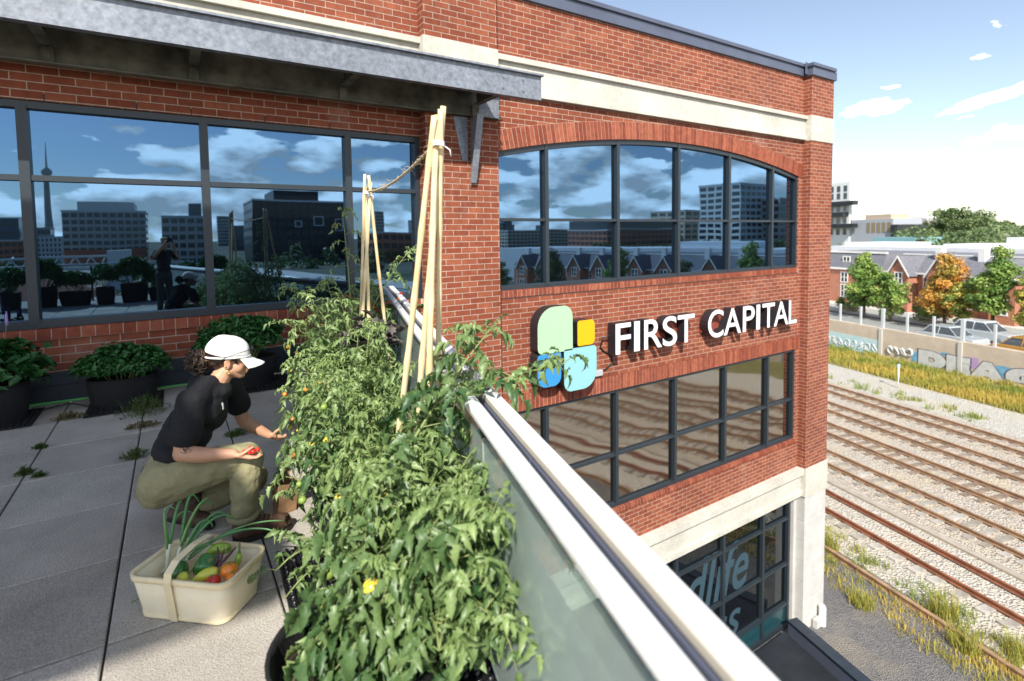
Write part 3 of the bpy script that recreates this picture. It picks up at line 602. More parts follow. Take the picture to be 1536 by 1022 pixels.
sp_ = thing('marker_post', 'thin white trackside post with a small head standing in the gravel', 'post', RV(35, 25.85, ZG))
MB().tube([(0, 0, 0), (0, 0, 1.45)], .04, 8).build('post', M['white'], sp_); MB().box(-.12, .12, -.05, .05, 1.40, 1.62).build('head', mat('pale_blue_plate', (.45, .58, .72), .5), sp_, bevel=.01)
# black flat roof of the low annex under the ledge
ax = thing('low_annex', 'low black flat roofed annex at the foot of the brick wall with a dark parapet', 'building')
def facade_v(u): return (YB-.03+u*S_)/C_
MB().hexa([(*RV(2, -40)[:2], ZG), (*RV(10.6, -40)[:2], ZG), (*RV(10.6, facade_v(10.6))[:2], ZG), (*RV(2, facade_v(2))[:2], ZG)], [(*RV(2, -40)[:2], -8.64), (*RV(10.6, -40)[:2], -8.64), (*RV(10.6, facade_v(10.6))[:2], -8.64), (*RV(2, facade_v(2))[:2], -8.64)]).build('roof', M['roofblack'], ax)
vb = facade_v(10.84)-.18
MB().hexa([(*RV(10.605, -40)[:2], ZG), (*RV(10.84, -40)[:2], ZG), (*RV(10.84, vb)[:2], ZG), (*RV(10.605, vb)[:2], ZG)], [(*RV(10.605, -40)[:2], -8.29), (*RV(10.84, -40)[:2], -8.29), (*RV(10.84, vb)[:2], -8.29), (*RV(10.605, vb)[:2], -8.29)]).build('parapet', M['coping'], ax)
MB().hexa([(*RV(10.58, -40)[:2], -8.288), (*RV(10.88, -40)[:2], -8.288), (*RV(10.88, vb)[:2], -8.288), (*RV(10.58, vb)[:2], -8.288)], [(*RV(10.58, -40)[:2], -8.25), (*RV(10.88, -40)[:2], -8.25), (*RV(10.88, vb)[:2], -8.25), (*RV(10.58, vb)[:2], -8.25)]).build('coping', M['flash'], ax)
pv = thing('vent_pipe', 'short white plastic vent pipe at the foot of the stone pier', 'pipe', (14.3, 7.12, ZG))
m_ = MB(); m_.tube([(0, 0, 0), (0, 0, .52)], .09, 14, cap=False); m_.tube([(0, 0, .02), (0, 0, .5)], .07, 14); m_.build('pipe', M['white'], pv); MB().box(-.3, .16, -.02, .10, .0, .22).build('footing', M['stone_pale'], pv)
# ------------------------------------------------------------------ concrete retaining wall with graffiti, fence on top
conc = mat('tan_concrete', (.55, .45, .345), .9, noise=(1.2, .10), bump=(20, .2))
rwall = thing('retaining_wall', 'tan concrete retaining wall covered with graffiti along the far side of the tracks', 'wall', (0, 0, 0), -TH)
vj = [25.65+5.76*k for k in range(-14, 14)]
p0 = MB().box(40.5, 40.9, .03, 5.73, -8.7, -6.0).build('panel', conc, rwall, bevel=.02); p0.location.y = vj[0]
for a in vj[1:]:
    c = p0.copy(); COL.objects.link(c); c.parent = rwall; c.location.y = a
rp = MB()
for a in vj: rp.box(40.43, 40.52, a-.13, a+.13, -8.7, -6.05)
rp.build('joint_pier', mat('light_concrete', (.55, .53, .49), .9), rwall)
gpaint = dict(k=mat('graffiti_black', (.11, .11, .12), .6), w=mat('graffiti_silver', (.58, .57, .55), .6, noise=(3, .15)), b=mat('graffiti_blue', (.16, .36, .52), .6, noise=(4, .3)), c=mat('graffiti_cyan', (.38, .60, .64), .6, noise=(2.2, .55, (.72, .74, .70))), p=mat('graffiti_violet', (.45, .30, .50), .6))
def wall_text(ch, v0, v1, z0, z1, off, u, m, depth=.02, size=1, shear=0):
    me = text_mesh(ch, .05, off, shear); co = np.zeros(len(me.vertices)*3); me.vertices.foreach_get('co', co); co = co.reshape(-1, 3); mn, mx = co.min(0), co.max(0)
    o_ = np.zeros_like(co); o_[:, 1] = v0-(co[:, 0]-mn[0])/(mx[0]-mn[0])*(v0-v1); o_[:, 2] = z0+(co[:, 1]-mn[1])/(mx[1]-mn[1])*(z1-z0); o_[:, 0] = u+(mx[2]-co[:, 2])/(mx[2]-mn[2])*depth
    me.vertices.foreach_set('co', o_.ravel()); me.update(); me.materials.clear(); me.materials.append(m)
    ob = bpy.data.objects.new('graffiti', me); COL.objects.link(ob); ob.parent = rwall; return ob
for ch, a, b in (('D', 28.45, 26.55), ('E', 26.5, 25.0), ('A', 25.05, 22.9), ('G', 22.95, 21.1)):
    wall_text(ch, a+.1, b-.1, -8.38, -7.03, .14, 40.485, gpaint['k']); wall_text(ch, a, b, -8.33, -7.08, .115, 40.470, gpaint['w'])
gb = MB()
gb.box(40.49, 40.4995, 28.35, 28.95, -8.1, -7.35); gb.box(40.49, 40.4995, 26.3, 26.9, -7.2, -6.98); gb.box(40.49, 40.4995, 22.7, 23.5, -7.9, -7.15); gb.build('graffiti', gpaint['b'], rwall)
MB().box(40.49, 40.4995, 24.5, 25.2, -7.7, -6.95).build('graffiti', gpaint['p'], rwall)
MB().box(40.488, 40.4995, 31.55, 41, -8.35, -7.02).build('graffiti', gpaint['c'], rwall)
tg = MB(); rg = random.Random(4)
for k in range(9):
    v = 31.9+k*.62; pts = [Vector((40.482, v+.25*math.sin(q*1.1+k), -7.75+.32*math.cos(q*.9+k*2))) for q in range(9)]; tg.tube(pts, .045, 5)
tg.build('graffiti', gpaint['w'], rwall)
tg = MB()
for k in range(4):
    v = 29.1+k*.5; tg.tube([Vector((40.475, v+.2*math.cos(q*.75+k), -7.5+.26*math.sin(q*.75+k*2)-.1*k*.3)) for q in range(8)], .085, 6)
tg.build('graffiti', gpaint['w'], rwall)
fn = thing('street_fence', 'clear panel fence with pale posts on top of the graffiti wall', 'fence', (0, 0, 0), -TH)
fgl = bpy.data.materials.new('clear_panel'); fgl.use_nodes = True; q = fgl.node_tree; q.nodes.clear(); a = q.nodes.new('ShaderNodeOutputMaterial'); b = q.nodes.new('ShaderNodeMixShader'); b.inputs[0].default_value = .12
c = q.nodes.new('ShaderNodeBsdfTransparent'); c.inputs[0].default_value = (.86, .90, .92, 1); d = q.nodes.new('ShaderNodeBsdfGlossy'); d.inputs['Roughness'].default_value = .05; q.links.new(c.outputs[0], b.inputs[1]); q.links.new(d.outputs[0], b.inputs[2]); q.links.new(b.outputs[0], a.inputs[0])
post0 = big0 = pan0 = None
pm = mat('pale_grey_post', (.55, .57, .58), .5)
k = 0; v = 25.65-1.92*24
while v < 25.65+1.92*26:
    big = abs(((v-25.65) % 5.76)) < .01 or abs(((v-25.65) % 5.76)-5.76) < .01
    if big:
        if big0 is None: big0 = MB().box(40.62, 40.80, -.11, .11, -5.995, -4.45).build('post', pm, fn); o = big0
        else: o = big0.copy(); COL.objects.link(o); o.parent = fn
    else:
        if post0 is None: post0 = MB().box(40.64, 40.76, -.07, .07, -5.995, -4.52).build('post', pm, fn); o = post0
        else: o = post0.copy(); COL.objects.link(o); o.parent = fn
    o.location.y = v
    if pan0 is None: pan0 = MB().box(40.70, 40.715, .11, 1.81, -5.95, -4.6).build('panel', fgl, fn); o = pan0
    else: o = pan0.copy(); COL.objects.link(o); o.parent = fn
    o.location.y = v; v += 1.92
# ------------------------------------------------------------------ parked cars on the street
M['tyre'] = mat('tyre_rubber', (.015, .015, .016), .8); M['carglass'] = mat('car_glass', (.08, .095, .11), .08, spec=.8)
def car(label, colr, u, v, kind, group='cars parked behind the fence'):
    t = thing('parked_car', label, 'car', RV(u, v, -7.045), -TH, group); pmx = mat('car_paint', colr, .25, metal=.1, coat=.6)
    L, Wd = 4.4, 1.75; hb, hr = (.86, 1.42) if kind == 'sedan' else (.98, 1.62)
    prof = [(-L/2, .35), (-L/2+.05, .62), (-L/2+.15, hb-.10), (-.95, hb), (1.35, hb), (L/2-.06, hb-.12), (L/2, .55), (L/2-.02, .30), (-L/2+.1, .28)]
    b = MB(); n = len(prof)
    b.add([(x, y, z) for x in (-Wd/2,) for y, z in prof]+[(Wd/2, y, z) for y, z in prof], [tuple(range(n)), tuple(range(2*n-1, n-1, -1))]+[(i, i+n, (i+1) % n+n, (i+1) % n) for i in range(n)])
    b.build('body', pmx, t, bevel=.06)
    tail = 1.95 if kind == 'suv' else 1.6
    cb_ = [(-1.05, hb-.02), (-.35, hr-.03), (.9, hr), (tail-.35, hr-.08 if kind == 'suv' else hr-.2), (tail, hb-.02)]
    gmb = MB(); n = len(cb_); w0, w1 = Wd/2-.04, Wd/2-.2
    ws = [w0, w1, w1, w1, w0]
    gmb.add([(-ws[i], y, z) for i, (y, z) in enumerate(cb_)]+[(ws[i], y, z) for i, (y, z) in enumerate(cb_)], [tuple(range(n)), tuple(range(2*n-1, n-1, -1))]+[(i, i+n, (i+1) % n+n, (i+1) % n) for i in range(n)])
    gmb.build('window', M['carglass'], t, bevel=.02)
    r = MB(); r.hexa([(-w1-.02, -.40, hr-.06), (w1+.02, -.40, hr-.06), (w1+.02, tail-.5, hr-.05), (-w1-.02, tail-.5, hr-.05)], [(-w1, -.32, hr+.03), (w1, -.32, hr+.03), (w1, tail-.55, hr+.03), (-w1, tail-.55, hr+.03)])
    for sgn in (-1, 1):
        for yb, yt in ((-.98, -.36), (.35, .30), (tail-.08, tail-.52)): r.tube([(sgn*(w0+.005), yb, hb-.02), (sgn*(w1+.01), yt, hr-.03)], .035, 5)
    r.build('roof', pmx, t, bevel=.02)
    for yy in (-1.35, 1.35):
        for sgn in (-1, 1):
            wmb = MB(); wmb.lathe([(.001, -.09), (.30, -.09), (.33, -.05), (.33, .05), (.30, .09), (.001, .09)], n=18); o = wmb.build('wheel', M['tyre'], t); o.location = (sgn*(Wd/2-.09), yy, .33); o.rotation_euler = (0, R(90), 0)
            h = MB(); h.lathe([(.001, 0), (.19, 0), (.2, -.02)], n=12); ho = h.build('rim', mat('rim_metal', (.5, .5, .52), .3, metal=.8), o); ho.location = (0, 0, sgn*.092)
    for sgn in (-1, 1): MB().box(sgn*.55-.16, sgn*.55+.16, -L/2+.03, -L/2+.09, .60, .74).build('headlight', M['white'], t); MB().box(sgn*.6-.14, sgn*.6+.14, L/2-.07, L/2-.005, .60, .76).build('tail_light', M['fruit_red'], t)
    return t
car('white saloon car half hidden behind the big fence post', (.72, .73, .74), 44.0, 28.6, 'sedan'); car('white sport utility car behind the fence, right of the white saloon', (.74, .75, .75), 47.5, 28.4, 'suv'); car('orange yellow car behind the fence at the right edge', (.75, .33, .03), 44.0, 23.3, 'sedan')
# ------------------------------------------------------------------ brick row houses across the street
M['hbrick'] = brick_mat('house_brick', (.40, .14, .075), (.52, .21, .115), (.52, .42, .35), .24, .08)
M['shingle'] = mat('slate_shingles', (.15, .15, .17), .85, noise=(4, .25), bump=(14, .5)); M['trim'] = mat('white_trim', (.78, .76, .72), .5)
M['hglass'] = mat('house_window_glass', (.03, .04, .045), .08, spec=.8); M['hroof'] = mat('white_roof_membrane', (.74, .75, .77), .7, noise=(.5, .05))
def house_windows(t, spots, face='u'):
    for (u, v, z, w_, h_) in spots:
        fr = MB(); fr.box(u-.05, u+.02, v-w_/2-.08, v+w_/2+.08, z-.10, z); fr.box(u-.05, u+.02, v-w_/2-.08, v+w_/2+.08, z+h_, z+h_+.12)
        for s in (-1, 0, 1): fr.box(u-.05, u+.02, v+s*w_/2-.05, v+s*w_/2+.05, z, z+h_)
        fr.box(u-.045, u+.015, v-w_/2, v+w_/2, z+h_/2-.03, z+h_/2+.03)
        fo = fr.build('window', M['trim'], t); MB().box(u-.02, u+.04, v-w_/2, v+w_/2, z+.001, z+h_-.001).build('pane', M['hglass'], fo)
def row_house(label, v0, length=9.5, gables=(2.9, 6.9), u=58.0, group='brick row houses along the street', chim=(1.2, 5.2)):
    t = thing('row_house', label, 'house', RV(u, v0, -7.0), -TH, group)
    MB().box(0, 12, .02, length-.02, 0, 4.25).build('wall', M['hbrick'], t)
    ro = MB(); ro.add([(-.25, 0, 4.25), (2.9, 0, 6.05), (2.9, length, 6.05), (-.25, length, 4.25), (12, 0, 6.05), (12, length, 6.05), (-.25, 0, 4.15), (-.25, length, 4.15), (12, 0, 4.15), (12, length, 4.15)], [(0, 1, 2, 3), (1, 4, 5, 2), (6, 8, 4, 1, 0), (3, 2, 5, 9, 7), (0, 3, 7, 6), (6, 7, 9, 8)])
    ro.build('roof', M['shingle'], t)
    tm = MB(); tm.box(-.32, -.2, 0, length, 4.08, 4.26); tm.box(2.7, 3.1, 0, length, 6.0, 6.12)
    tm.build('trim', M['trim'], t)
    sp = []
    for gv in gables:
        gmb = MB(); hw = 1.02; zt = 6.0
        gmb.add([(-1.4, gv-hw, 0), (-1.4, gv+hw, 0), (-1.4, gv+hw, 4.1), (-1.4, gv, zt-.12), (-1.4, gv-hw, 4.1), (.1, gv-hw, 0), (.1, gv+hw, 0), (.1, gv+hw, 4.1), (2.5, gv, zt-.12), (.1, gv-hw, 4.1)], [(0, 4, 3, 2, 1), (0, 5, 9, 4), (1, 2, 7, 6), (4, 9, 8, 3), (2, 3, 8, 7)])
        gmb.build('gable', M['hbrick'], t)
        gr = MB()
        for s in (-1, 1): gr.add([(-1.62, gv, zt), (-1.62, gv+s*1.22, 3.95), (.35, gv+s*1.22, 3.95), (2.9, gv, zt), (-1.62, gv, zt-.1), (-1.62, gv+s*1.22, 3.85), (.35, gv+s*1.22, 3.85), (2.9, gv, zt-.1)], [(0, 1, 2, 3), (4, 7, 6, 5), (0, 4, 5, 1), (1, 5, 6, 2), (2, 6, 7, 3)])
        gr.build('gable_roof', M['shingle'], t)
        gt = MB()
        for s in (-1, 1): gt.hexa([(-1.68, gv, zt-.16), (-1.68, gv+s*1.26, 3.80), (-1.62, gv+s*1.26, 3.80), (-1.62, gv, zt-.16)], [(-1.68, gv, zt+.06), (-1.68, gv+s*1.26, 4.00), (-1.62, gv+s*1.26, 4.00), (-1.62, gv, zt+.06)])
        gt.build('gable_trim', M['trim'], t)
        sp += [(-1.4, gv, 1.0, .9, 1.3), (-1.4, gv, 3.1, .8, 1.1)]
    x = 1.0
    for vv in (1.0, 4.9, 8.6):
        if vv < length: sp += [(0, vv, 1.0, .8, 1.3), (0, vv, 2.8, .7, 1.0)]
    house_windows(t, sp)
    for vv in chim: MB().box(2.0, 2.7, vv-.3, vv+.3, 5.4, 6.9).build('chimney', M['trim'], t)
    return t
h0 = row_house('brick row house with twin white trimmed gables, nearest the flat end house', 35.2)
labs = ['brick row house with twin gables behind the tall green tree', 'brick row house with twin gables, fifth along the street', 'brick row house mirrored in the arched window', 'brick row house farther down the street out of frame', 'brick row house beyond the mirrored ones', 'brick row house far down the street', 'brick row house at the far end of the street', 'last brick row house of the long street']
for k, lb_ in enumerate(labs): dup(h0, RV(58, 35.2-9.5*(k+1), -7.0), None, lb_)
eh = thing('end_house', 'flat fronted brick end house with dark mansard roof beside the office corner', 'house', RV(58, 44.9, -7.0), -TH)
MB().box(0, 12, 0, 12, 0, 4.3).build('wall', M['hbrick'], eh)
MB().hexa([(-.15, 0, 4.3), (12, 0, 4.3), (12, 12, 4.3), (-.15, 12, 4.3)], [(.9, .3, 6.1), (12, .3, 6.1), (12, 11.7, 6.1), (.9, 11.7, 6.1)]).build('roof', M['shingle'], eh)
m_ = MB(); m_.box(-.22, -.151, 0, 12, 4.1, 4.32); m_.box(.75, 1.1, .3, 11.7, 6.101, 6.3); m_.build('trim', M['trim'], eh)
house_windows(eh, [(0, 4.9, .8, .9, 1.4), (0, 4.9, 2.6, .9, 1.1), (0, 8, .8, .9, 1.4), (0, 8, 2.6, .9, 1.1), (.3, 4.9, 4.6, .9, 1.0), (0, 2, .8, .9, 1.4)])
# ------------------------------------------------------------------ buildings: generic builder (walls, roof, one window mesh per storey)
def city_block(name, label, cat, x0, x1, y0, y1, z0, z1, wm_, gm_, floors, bays, roofm=None, margin=.12, extra=None):
    t = thing(name, label, cat, ((x0+x1)/2, (y0+y1)/2, z0)); hx, hy, hz = (x1-x0)/2, (y1-y0)/2, z1-z0
    MB().box(-hx, hx, -hy, hy, 0, hz).build('wall', wm_, t)
    MB().box(-hx-.2, hx+.2, -hy-.2, hy+.2, hz, hz+.012*hz+.3).build('roof', roofm or M['hroof'], t)
    fh = hz/floors
    for k in range(floors):
        m_ = MB()
        for i in range(bays):
            a = -hx+2*hx*(i+margin)/bays; b = -hx+2*hx*(i+1-margin)/bays
            m_.box(a, b, hy-.05, hy+.06, k*fh+fh*.22, k*fh+fh*.80); m_.box(a, b, -hy-.06, -hy+.05, k*fh+fh*.22, k*fh+fh*.80)
        nb = max(2, int(bays*hy/hx))
        for i in range(nb):
            a = -hy+2*hy*(i+margin)/nb; b = -hy+2*hy*(i+1-margin)/nb
            m_.box(-hx-.06, -hx+.05, a, b, k*fh+fh*.22, k*fh+fh*.80); m_.box(hx-.05, hx+.06, a, b, k*fh+fh*.22, k*fh+fh*.80)
        m_.build('window_band', gm_, t)
    return t
cgrey = mat('grey_concrete', (.55, .53, .48), .85, noise=(.3, .1)); cdark = mat('black_cladding', (.018, .02, .024), .4); cblue = mat('blue_curtain_wall', (.04, .09, .15), .15, spec=.8); cred = mat('city_brick', (.50, .19, .11), .85, noise=(.5, .15)); cbeige = mat('beige_cladding', (.66, .54, .40), .8); cwhite = mat('white_cladding', (.72, .72, .70), .7); ctan = mat('cream_stone', (.55, .50, .40), .85)
cglass = mat('city_glass', (.03, .045, .06), .1, spec=.8)
# seen straight: white flat roofed terrace behind, stepped modern block, long roof far right
wb = thing('flat_roof_building', 'long white flat roofed building behind the row houses', 'building', RV(74, 0, -7.0), -TH)
MB().box(0, 10, -60, 66, 0, 6.45).build('wall', M['hroof'], wb)
for a, b, h_ in ((64.5, 57, 7.0), (50, 47, 6.9), (43, 39.5, 7.75), (38.5, 30, 7.7), (26, 20, 7.4), (10, 0, 7.3), (-10, -22, 7.4)): MB().box(1, 9, b, a, 6.451, h_).build('roof_box', M['hroof'], wb, bevel=.05)
mb_ = thing('stepped_block', 'pale modern block with dark stepped balconies far behind the office corner', 'building', RV(150, 112, -7), -TH)
MB().box(0, 14, 15.5, 34, 0, 24.2).build('tower', cwhite, mb_)
MB().box(.5, 12, 2, 15.49, 0, 12.2).build('lower_block', mat('grey_panel', (.36, .38, .42), .7), mb_)
MB().box(-.3, 11, .2, 1.99, 0, 10.5).build('lower_block', cdark, mb_)
for z in (17.0, 13.6, 10.0): MB().box(-2.2, -.01, 12.6+(0 if z > 16 else 3.4 if z > 12 else 0), 33, z-.2, z+1.1).build('balcony', cdark, mb_)
for z in (7.6, 11.3, 14.9, 18.9, 21.2):
    for k in range(7): MB().box(-.06, .02, 16.5+k*2.4, 17.7+k*2.4, z, z+1.9).build('window', cglass, mb_)
wg_ = mat('warm_glass', (.25, .20, .12), .3)
for k in range(5): MB().box(.42, .52, 2.5+k*1.6, 3.6+k*1.6, 8.2, 11.2).build('window', wg_, mb_)
MB().box(1, 8, 3, 11, 12.201, 13.6).build('roof_terrace', mat('terracotta_screen', (.50, .38, .28), .8), mb_); MB().tube([(-1.1, 14, 10), (-1.1, 14, 18)], .12, 6).build('column', cdark, mb_)
pv_ = thing('glass_pavilion', 'dark pavilion with teal roof edge below the stepped block', 'building', RV(120, 86, -7), -TH)
MB().box(0, 8, 0, 9, 0, 5.4).build('wall', cdark, pv_); MB().box(-.4, 8.4, -.4, 9.4, 5.4, 7.2).build('roof', mat('teal_glass_edge', (.22, .42, .46), .3), pv_)
for k in range(4): MB().box(-.05, .02, .6+k*2.2, 1.5+k*2.2, 1.5, 4.9).build('window', M['trim'], pv_)
fb = thing('far_roof', 'pale flat roof among the far trees at the right edge', 'building', RV(150, 74, -7), -TH); MB().box(0, 30, 0, 22, 0, 7.6).build('wall', mat('pale_tan', (.62, .55, .46), .8), fb)
fb2 = thing('far_low_building', 'small far grey building on the skyline left of the big tree', 'building', RV(420, 292, -7), -TH); MB().box(0, 20, 0, 24, 0, 18).build('wall', mat('far_grey', (.45, .42, .40), .8), fb2); MB().box(2, 12, 4, 16, 18.01, 20).build('roof_box', cwhite, fb2)
# mirrored in the windows: the city behind the camera
tw = thing('concrete_tower', 'tall slim concrete broadcast tower mirrored in the terrace window', 'tower', (-103.5, -700, -16))
MB().lathe([(5.2, 0), (3.0, 40), (2.1, 82), (1.9, 83)], n=6, smooth=False).build('shaft', mat('tower_concrete', (.42, .39, .34), .85), tw); MB().lathe([(1.9, 83), (4.2, 85), (4.6, 88), (3.4, 90), (1.2, 92)], n=20).build('pod', cgrey, tw); MB().tube([(0, 0, 91), (0, 0, 104), (0, 0, 119)], [1.0, .7, .25], 8).build('antenna', cwhite, tw)
cb_ = city_block('apartment_block', 'grey apartment block with white roof storey mirrored in the terrace window', 'building', -36, -8.4, -290, -260, -8.8, 13.4, cgrey, cglass, 8, 11)
MB().box(-9, 10, -10, 14.8, 22.6, 26).build('roof_storey', cwhite, cb_); MB().box(-13.5, 14, 15.0, 15.2, 0, 7.0).build('brick_base', cred, cb_)
city_block('concrete_block', 'grey concrete block mirrored behind the photographer', 'building', -2.5, 12, -265, -240, -8.8, 10.8, mat('pale_grey_concrete', (.62, .60, .55), .85), cglass, 6, 5)
db = city_block('dark_office', 'black office block with white square frames mirrored in the terrace window', 'building', 25, 59, -230, -200, -8.8, 15.7, cdark, mat('smoked_glass', (.006, .007, .009), .2), 7, 12)
MB().box(-9, 7, -10, 14, 24.9, 28.6).build('roof_box', cdark, db)
for (a, b, z0, z1) in ((4.6, 8.4, 15.2, 19.2), (-2.2, 0.4, 14.6, 17.2), (12.6, 15.6, 13, 18)):
    m_ = MB(); m_.box(a, b, 15.07, 15.25, z1-.35, z1); m_.box(a, b, 15.07, 15.25, z0, z0+.35); m_.box(a, a+.35, 15.07, 15.25, z0+.35, z1-.35); m_.box(b-.35, b, 15.07, 15.25, z0+.35, z1-.35); m_.build('square_frame', cwhite, db)
br_ = thing('truss_bridge', 'white steel truss footbridge mirrored in the terrace window', 'bridge', (-26, -120, -8.8))
m_ = MB()
for z in (5.0, 7.4):
    m_.box(-20, 18, -.15, .15, z-.2, z+.2); m_.box(-20, 18, -3.15, -2.85, z-.2, z+.2)
for k in range(16): m_.tube([(-20+k*2.4, 0, 5.0), (-18.8+k*2.4, 0, 7.4)], .12, 5); m_.tube([(-18.8+k*2.4, 0, 7.4), (-17.6+k*2.4, 0, 5.0)], .12, 5)
m_.build('truss', cwhite, br_); MB().box(-20, 18, -3, 0, 4.5, 4.79).build('deck', cgrey, br_); MB().box(15, 19, -3.6, .6, 0, 8.6).build('stair_tower', cwhite, br_); MB().box(-20, -18, -3, 0, 0, 4.49).build('pier', cgrey, br_)
city_block('patterned_block', 'white block with scattered dark windows mirrored at the left', 'building', -58, -44, -350, -330, -8.8, 3.8, cwhite, cdark, 5, 9, margin=.3)
city_block('brown_block', 'low brown block mirrored at the far left', 'building', -62, -50, -300, -280, -8.8, 2.6, cred, cglass, 4, 6)
city_block('brick_warehouse', 'red brick warehouse mirrored beside the pilaster', 'building', 60, 80, -190, -170, -8.8, 3.2, cred, cdark, 4, 7)
ofc = city_block('brick_office', 'long brick office with dark glass top mirrored in the arched window', 'building', 172, 223, -200, -170, -8.8, 4.0, cred, cglass, 5, 16); MB().box(-25, 22, -14, 14.5, 13.4, 17.4).build('glass_storey', cglass, ofc)
city_block('beige_block', 'beige apartment block mirrored in the arched window', 'building', 250, 303, -215, -190, -8.8, 14.4, cbeige, cglass, 7, 9)
city_block('pale_tower', 'pale apartment tower mirrored in the arched window', 'building', 243, 271, -175, -150, -8.8, 26.5, cwhite, cglass, 11, 6)
city_block('grey_block', 'grey block mirrored at the right end of the arched window', 'building', 262, 290, -160, -140, -8.8, 18.8, cgrey, cglass, 8, 6)
city_block('stone_terrace', 'long cream stone building mirrored at the left of the arched window', 'building', 262, 376, -420, -400, -8.8, 7.0, ctan, cglass, 5, 26)
for k, (x, y, w_, h_) in enumerate([(-79, -400, 9, 16), (-66, -420, 7, 10), (33, -900, 15, 52), (66, -900, 17, 36), (48, -500, 10, 13), (273, -800, 14, 42), (335, -800, 14, 30), (120, -700, 16, 26), (150, -760, 12, 34), (500, -800, 12, 26), (516, -800, 16, 31), (548, -840, 14, 24), (610, -820, 16, 22), (-40, -700, 20, 24), (90, -640, 14, 20)]):
    city_block('skyline_tower', ['far blue glass tower on the mirrored skyline', 'far grey tower on the mirrored skyline'][k % 2], 'building', x-w_/2, x+w_/2, y-14, y, -8.8, h_, [cblue, cgrey][k % 2], cglass, max(4, int(h_/4)), 6)['group'] = ['blue glass towers on the skyline', 'grey towers on the skyline'][k % 2]
# ------------------------------------------------------------------ trees
def np_mesh(name, V, F, var, mats, parent=None, smooth=False, nper=4):
    me = bpy.data.meshes.new(name); V = np.asarray(V, np.float32); F = np.asarray(F, np.int32)
    me.vertices.add(len(V)); me.vertices.foreach_set('co', V.ravel())
    me.loops.add(F.size); me.loops.foreach_set('vertex_index', F.ravel())
    me.polygons.add(len(F)); me.polygons.foreach_set('loop_start', np.arange(len(F), dtype=np.int32)*F.shape[1]); me.polygons.foreach_set('loop_total', np.full(len(F), F.shape[1], np.int32))
    if smooth: me.polygons.foreach_set('use_smooth', np.ones(len(F), bool))
    me.materials.append(mats); at = me.attributes.new('var', 'FLOAT', 'POINT'); at.data.foreach_set('value', np.asarray(var, np.float32))
    me.update(calc_edges=True); me.validate()
    o = bpy.data.objects.new(name, me); COL.objects.link(o)
    if parent: o.parent = parent
    return o
def unit(a): return a/np.maximum(np.linalg.norm(a, axis=-1, keepdims=True), 1e-9)
def leaf_quads(P, Nn, size, var, rs, aspect=.6):
    n = len(P); t = unit(np.cross(Nn, rs.normal(size=(n, 3)))); b = np.cross(Nn, t); s = np.asarray(size).reshape(-1, 1)*np.ones((n, 1))
    V = np.stack([P-t*s, P-b*s*aspect+Nn*s*.15, P+t*s, P+b*s*aspect+Nn*s*.15], 1).reshape(-1, 3)
    F = np.arange(4*n).reshape(-1, 4); return V, F, np.repeat(var, 4)
def clump_crown(rs, n_clump, per, centre, radii, csize, lsize, shell=.55, vlo=0., vhi=1.):
    d = unit(rs.normal(size=(n_clump, 3))); r = shell+(1-shell)*rs.random((n_clump, 1)); C = np.asarray(centre)+d*r*np.asarray(radii)
    V, A = [], []
    cs = csize*(.6+.8*rs.random(n_clump)); cv = vlo+(vhi-vlo)*rs.random(n_clump)
    P = np.repeat(C, per, 0); dd = unit(rs.normal(size=(n_clump*per, 3))); rr = np.repeat(cs, per).reshape(-1, 1)*rs.random((n_clump*per, 1))**.45
    P = P+dd*rr*np.array([1, 1, .75]); Nn = unit(dd*.6+np.array([0, 0, .55])+rs.normal(size=dd.shape)*.45)
    var = np.clip(np.repeat(cv, per)+rs.normal(size=len(P))*.13, 0, 1)
    return leaf_quads(P, Nn, lsize*(.7+.6*rs.random(len(P))), var, rs)
def join(parts):
    V, F, A = [], [], []; o = 0
    for v, f, a in parts: V.append(v); F.append(f+o); A.append(a); o += len(v)
    return np.concatenate(V), np.concatenate(F), np.concatenate(A)
lt = dict(green=leaf_mat('street_tree_leaf', (.09, .20, .04), (.36, .46, .11), .3), orange=leaf_mat('orange_leaf', (.34, .28, .06), (.72, .36, .08), .3), yellow=leaf_mat('yellow_green_leaf', (.24, .32, .07), (.66, .56, .12), .3), dark=leaf_mat('dark_tree_leaf', (.035, .09, .03), (.11, .18, .05), .25), wood=leaf_mat('woodland_leaf', (.10, .16, .06), (.22, .28, .11), .25))
def make_tree(label, h, rad, lm, seed, loc, n_clump=80, per=120, group='trees along the street', lsize=.12, name='street_tree'):
    t = thing(name, label, 'tree', loc, random.Random(seed).uniform(0, 6), group); rs = np.random.RandomState(seed)
    tk = MB(); tk.tube([(0, 0, -.1), (.03, .02, h*.25), (-.05, .03, h*.5), (.04, -.02, h*.9)], [.16, .12, .08, .02], 8)
    for k in range(8):
        a = k*2.4; z = h*(.25+.06*k); L = rad*.8*(1-.06*k); tk.tube([(0, 0, z), (math.cos(a)*L*.5, math.sin(a)*L*.5, z+.25*L), (math.cos(a)*L, math.sin(a)*L, z+.7*L)], [.06, .04, .012], 6)
    tk.build('trunk', M['stem_brown'], t)
    parts = []
    for k in range(5):
        fz = .30+.14*k; rr = rad*(.75, 1.0, .95, .72, .42)[k]
        parts.append(clump_crown(rs, max(4, int(n_clump*(.2, .26, .26, .18, .10)[k])), per, (rs.normal()*.12*rad, rs.normal()*.12*rad, h*fz+rs.normal()*.1), (rr*.9, rr*.9, h*.13), rad*.30, lsize, .45))
    np_mesh('crown', *join(parts), lt[lm], t); return t
tz = -6.93
make_tree('loose pale green street tree nearest the office corner', 6.6, 2.0, 'green', 1, RV(50, 40.6, tz))
make_tree('short rounded yellow green street tree, second from the office corner', 4.6, 1.9, 'green', 2, RV(50, 37.9, tz), 44)
